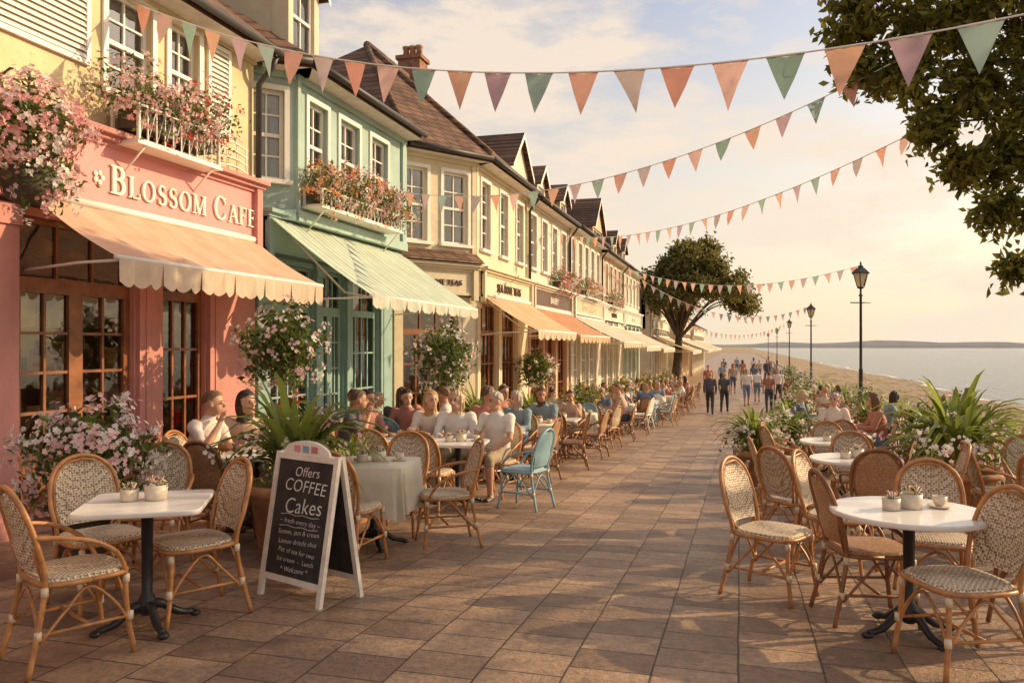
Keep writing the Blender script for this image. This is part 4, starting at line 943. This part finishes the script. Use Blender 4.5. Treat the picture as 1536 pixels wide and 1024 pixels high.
for (x,y,k,s) in ((2.42,10.4,'spiky',1.65),(.22,12.2,'spiky',1.1),(.95,16.2,'spiky',1.2),(.75,13.6,'shrub',.7),(3.0,20.6,'spiky',1.1),(1.2,19,'shrub',1.1),(2.6,12.6,'shrub',1.1),(1.5,22,'spiky',1.2),(3.3,24,'shrub',1.3),(1.7,25.5,'shrub',1.2),(4.2,16,'spiky',1.2),(2.,29.5,'shrub',1.3),(3.2,28,'spiky',1.4),(2.4,34,'shrub',1.3),(3.4,37,'spiky',1.4),(2.8,42,'shrub',1.5),(3.5,47,'shrub',1.5),(3,55,'shrub',1.6),(3.6,62,'shrub',1.6),(4.8,12.5,'shrub',1.1),(4.7,20,'shrub',1.2)):
    planter('potted_palm_plant' if k=='spiky' else 'potted_shrub',x,y,k,s,('fwhite','flpink','fwhite'),ph=.5,fl=1.8 if y<13 else 1)
def flowerbox(name,x,y0,y1,z,fm,h=.3,dep=.28,dens=260,nf=320,sz=1.):
    E=empty(name); m=MB(); W_=MT['white']; L=y1-y0
    for yy in (y0,y1): 
        for xx in (x,x+dep): m.box(xx-.015,xx+.015,yy-.015,yy+.015,z-h,z,W_)
    for zz in (z-h,z-.02): 
        m.box(x-.02,x+dep+.02,y0-.02,y0+.012,zz,zz+.025,W_); m.box(x-.02,x+dep+.02,y1-.012,y1+.02,zz,zz+.025,W_); m.box(x+dep-.012,x+dep+.02,y0,y1,zz,zz+.025,W_)
    k=y0+.13
    while k<y1: m.box(x+dep-.006,x+dep+.006,k-.006,k+.006,z-h,z,W_); m.tube([(x+dep,k-.13,z-h),(x+dep,k,z)],.006,W_,4); k+=.13
    m.box(x-.02,x+dep+.03,y0-.04,y1+.04,z-h-.03,z-h-.002,W_); m.box(x+.03,x+dep-.03,y0+.03,y1-.03,z-h*.6,z-.03,MT['darkpot'])
    for yy in (y0+.1,y1-.1): m.tube([(x-.02,yy,z-h-.35),(x+dep,yy,z-h-.03)],.012,W_,5)
    m.build('metal_flower_rack',E); m=MB(); n=max(2,int(L/.34))
    for i in range(n+1):
        c=(x+dep*.6+random.uniform(-.04,.08),y0+L*i/n,z+.14*sz+random.uniform(-.05,.12)); r=random.uniform(.25,.34)*sz
        bushy(m,c,(r,r,r*.85),int(dens),nf,fm if random.random()<.5 else (random.choice(fm),'flpink'),.06,.023)
        bushy(m,(c[0]+.12,c[1],c[2]-.24),(.15,.22,.24),70,90,fm,.055,.022)
    m.build('flowers_and_leaves',E)
flowerbox('window_flower_box',-6.22,6.8,8.1,4.12,('fred','fpink','flpink','fwhite'),.38,.32,340,400,1.2)
flowerbox('window_flower_box',-5.97,10.15,12.9,3.88,('fpink','forange','fwhite','flpink'),.25,sz=1.1)
flowerbox('window_flower_box',-5.15,22.2,24.2,3.5,('fpink','fred','fwhite'),.25,dens=150,nf=110); flowerbox('window_flower_box',-5.1,26,28.4,3.5,('forange','fwhite','fpink'),.25,dens=150,nf=110); flowerbox('window_flower_box',-5.15,32,34,3.45,('fpink','fwhite'),.25,dens=150,nf=110)
E=empty('hanging_flower_basket'); m=MB(); m.lathe([(.10,-.28),(.19,-.22),(.24,0),(.21,0),(.17,-.18)],MT['darkpot'],(-5.75,5.35,3.12),16); m.tube([(-6.15,5.35,3.9),(-5.95,5.35,4.0),(-5.75,5.35,3.95),(-5.75,5.35,3.2)],.012,MT['iron'],6); m.build('basket_and_bracket',E)
m=MB(); bushy(m,(-5.72,5.32,3.48),(.41,.43,.38),1300,1600,('flpink','fwhite','flpink','fpink'),.065,.024); bushy(m,(-5.64,5.36,3.06),(.31,.36,.3),500,420,('flpink','fpink','fwhite'),.06,.023); m.build('flowers_and_leaves',E)

# ------------------------------------------------------------------ chalkboard A-sign
E=empty('chalkboard_sign',(-2.80,4.84,g(4.85))); E.rotation_euler=(0,0,R(-20)); E.scale=(.97,.97,.97)
def slant(m,x0,x1,t0,t1,n0,n1,mat,side=-1,H=1.0,lean=.17):
    k=math.sqrt(H*H-lean*lean)/H; s=lean/H
    def Q(x,t,n): return (x,side*(lean+.0-t*s)+side*n*k,t*k+n*s)
    V=[Q(x,t,n) for x in(x0,x1) for n in(n0,n1) for t in(t0,t1)]
    m.add(V,[(0,1,3,2),(4,6,7,5),(0,4,5,1),(2,3,7,6),(0,2,6,4),(1,5,7,3)],mat); return Q
m=MB(); wf=M('whitewashed_frame',(.78,.70,.6),.6,.15,8)
for sd in (-1,1):
    for (a,b) in ((-.325,-.285),(.285,.325)): slant(m,a,b,0,1.0,0,.03,wf,sd)
    slant(m,-.285,.285,.12,.16,0,.028,wf,sd); slant(m,-.285,.285,.95,.99,0,.028,wf,sd)
m.build('frame',E); m=MB()
for sd in(-1,1): Q=slant(m,-.285,.285,.16,.95,.004,.018,MT['chalk'],sd)
m.build('slate_panel',E)
m=MB(); arc=[(.24*math.cos(math.pi*k/12),-.035,.985+.095*math.sin(math.pi*k/12)) for k in range(13)]
m.add(arc+[(x,-.015,z) for x,y,z in arc],[tuple(range(13)),tuple(range(13,26))]+[(k,k+1,k+14,k+13) for k in range(12)],MT['fwhite']); 
for k,(x,mt) in enumerate(((-.09,'fpink'),(0,'bluepaint'),(.09,'fpink'))): m.box(x-.03,x+.03,-.041,-.0355,1.0,1.045,MT[mt])
m.build('header_board',E)
k=math.sqrt(1-.17**2); s_=.17
chk=M('chalk_marks',(.75,.7,.64),.9,.2,60)
def btext(body,size,x,t):
    c=bpy.data.curves.new('chalk_lettering','FONT'); c.body=body; c.size=size; c.align_x='CENTER'; c.align_y='CENTER'; c.extrude=.0006; c.shear=.15; c.space_character=1.05; c.offset=-.0008; c.materials.append(chk)
    o=bpy.data.objects.new('chalk_lettering',c); sc.collection.objects.link(o); o.parent=E
    n=.0195; X=Vector((1,0,0)); Y=Vector((0,s_,k)); Z=Vector((0,-k,s_))
    a=R(random.uniform(-2.5,2.5)); X2=X*math.cos(a)+Y*math.sin(a); Y2=Y*math.cos(a)-X*math.sin(a)
    p=Vector((x,-(.17-t*s_)-n*k,t*k+n*s_))
    o.matrix_local=Matrix(((X2.x,Y2.x,Z.x,p.x),(X2.y,Y2.y,Z.y,p.y),(X2.z,Y2.z,Z.z,p.z),(0,0,0,1)))
for b,sz,x,t in (('Offers',.095,0.02,.87),('COFFEE',.12,0.015,.77),('Cakes',.15,0.02,.635),('~ fresh every day ~',.05,.01,.53),('Scones, jam & cream',.048,.01,.46),('Lemon drizzle slice',.048,.01,.395),('Pot of tea for two',.048,.01,.33),('Ice cream  -  Lunch',.046,.01,.27),('* Welcome *',.05,.01,.21)): btext(b,sz,x,t)
m=MB()
for (x,t) in ((.0,.575),(.0,.495)):
    n=.0195; m.tube([(xx,-(.17-(t+.004*math.sin(xx*40))*s_)-n*k,(t+.004*math.sin(xx*40))*k+n*s_) for xx in [-.2+.02*i for i in range(21)]],.0022,chk,4)
m.build('chalk_flourish',E)

# ------------------------------------------------------------------ light, sky, camera
AZ,EL=60,25
S=Vector((math.sin(R(AZ))*math.cos(R(EL)),math.cos(R(AZ))*math.cos(R(EL)),math.sin(R(EL))))
w=bpy.data.worlds.new('World'); sc.world=w; w.use_nodes=True; n=w.node_tree.nodes; l=w.node_tree.links
bg=n['Background']; sky=n.new('ShaderNodeTexSky'); sky.sky_type='NISHITA'; sky.sun_disc=False; sky.sun_elevation=R(EL); sky.sun_rotation=R(AZ); sky.air_density=1.0; sky.dust_density=2.5; sky.ozone_density=1.0
c=n.new('ShaderNodeTexCoord'); mp=n.new('ShaderNodeMapping'); mp.inputs['Scale'].default_value=(1.5,1.5,4.5); mp.inputs['Location'].default_value=(.4,.2,.1); l.new(c.outputs['Generated'],mp.inputs[0])
nz=noise(n,l,2.9,9,.6,mp.outputs[0]); cl=ramp(n,l,nz,[(.45,0),(.60,.9)])
warm=mixc(n,l,1.0,sky.outputs[0],(2.15,2.0,1.95),'MULTIPLY')
sp=n.new('ShaderNodeSeparateXYZ'); l.new(c.outputs['Generated'],sp.inputs[0])
hz=ramp(n,l,sp.outputs[2],[(0.0,.88),(.2,.6),(.42,.12)])
dp=n.new('ShaderNodeVectorMath'); dp.operation='DOT_PRODUCT'; l.new(c.outputs['Generated'],dp.inputs[0]); dp.inputs[1].default_value=tuple(S)
gl_=ramp(n,l,dp.outputs['Value'],[(0.0,(.62,.53,.42)),(.45,(.84,.72,.53)),(.9,(1,.85,.58))])
hc=mixc(n,l,1.0,gl_,(12.9,12.4,12.0),'MULTIPLY')
hazy=mixc(n,l,hz,warm,hc)
col=mixc(n,l,cl,hazy,(10.3,8.6,6.9)); l.new(col,bg.inputs[0]); bg.inputs[1].default_value=.095
sd=bpy.data.lights.new('sun','SUN'); sd.energy=5.0; sd.angle=R(.55); sd.color=(1,.74,.42); so=bpy.data.objects.new('sun',sd); sc.collection.objects.link(so)
so.rotation_euler=S.to_track_quat('Z','Y').to_euler(); so.location=(20,20,20)
cd=bpy.data.cameras.new('camera'); cam=bpy.data.objects.new('camera',cd); sc.collection.objects.link(cam); sc.camera=cam
cd.sensor_width=36; cd.lens=1200/1536*36; cd.clip_end=9000; cam.location=(0,0,1.65); cam.rotation_euler=(R(90.29),0,R(15.9))
sc.view_settings.view_transform='Standard'; sc.view_settings.look='None'; sc.view_settings.exposure=0
print('DONE',len(bpy.data.objects))
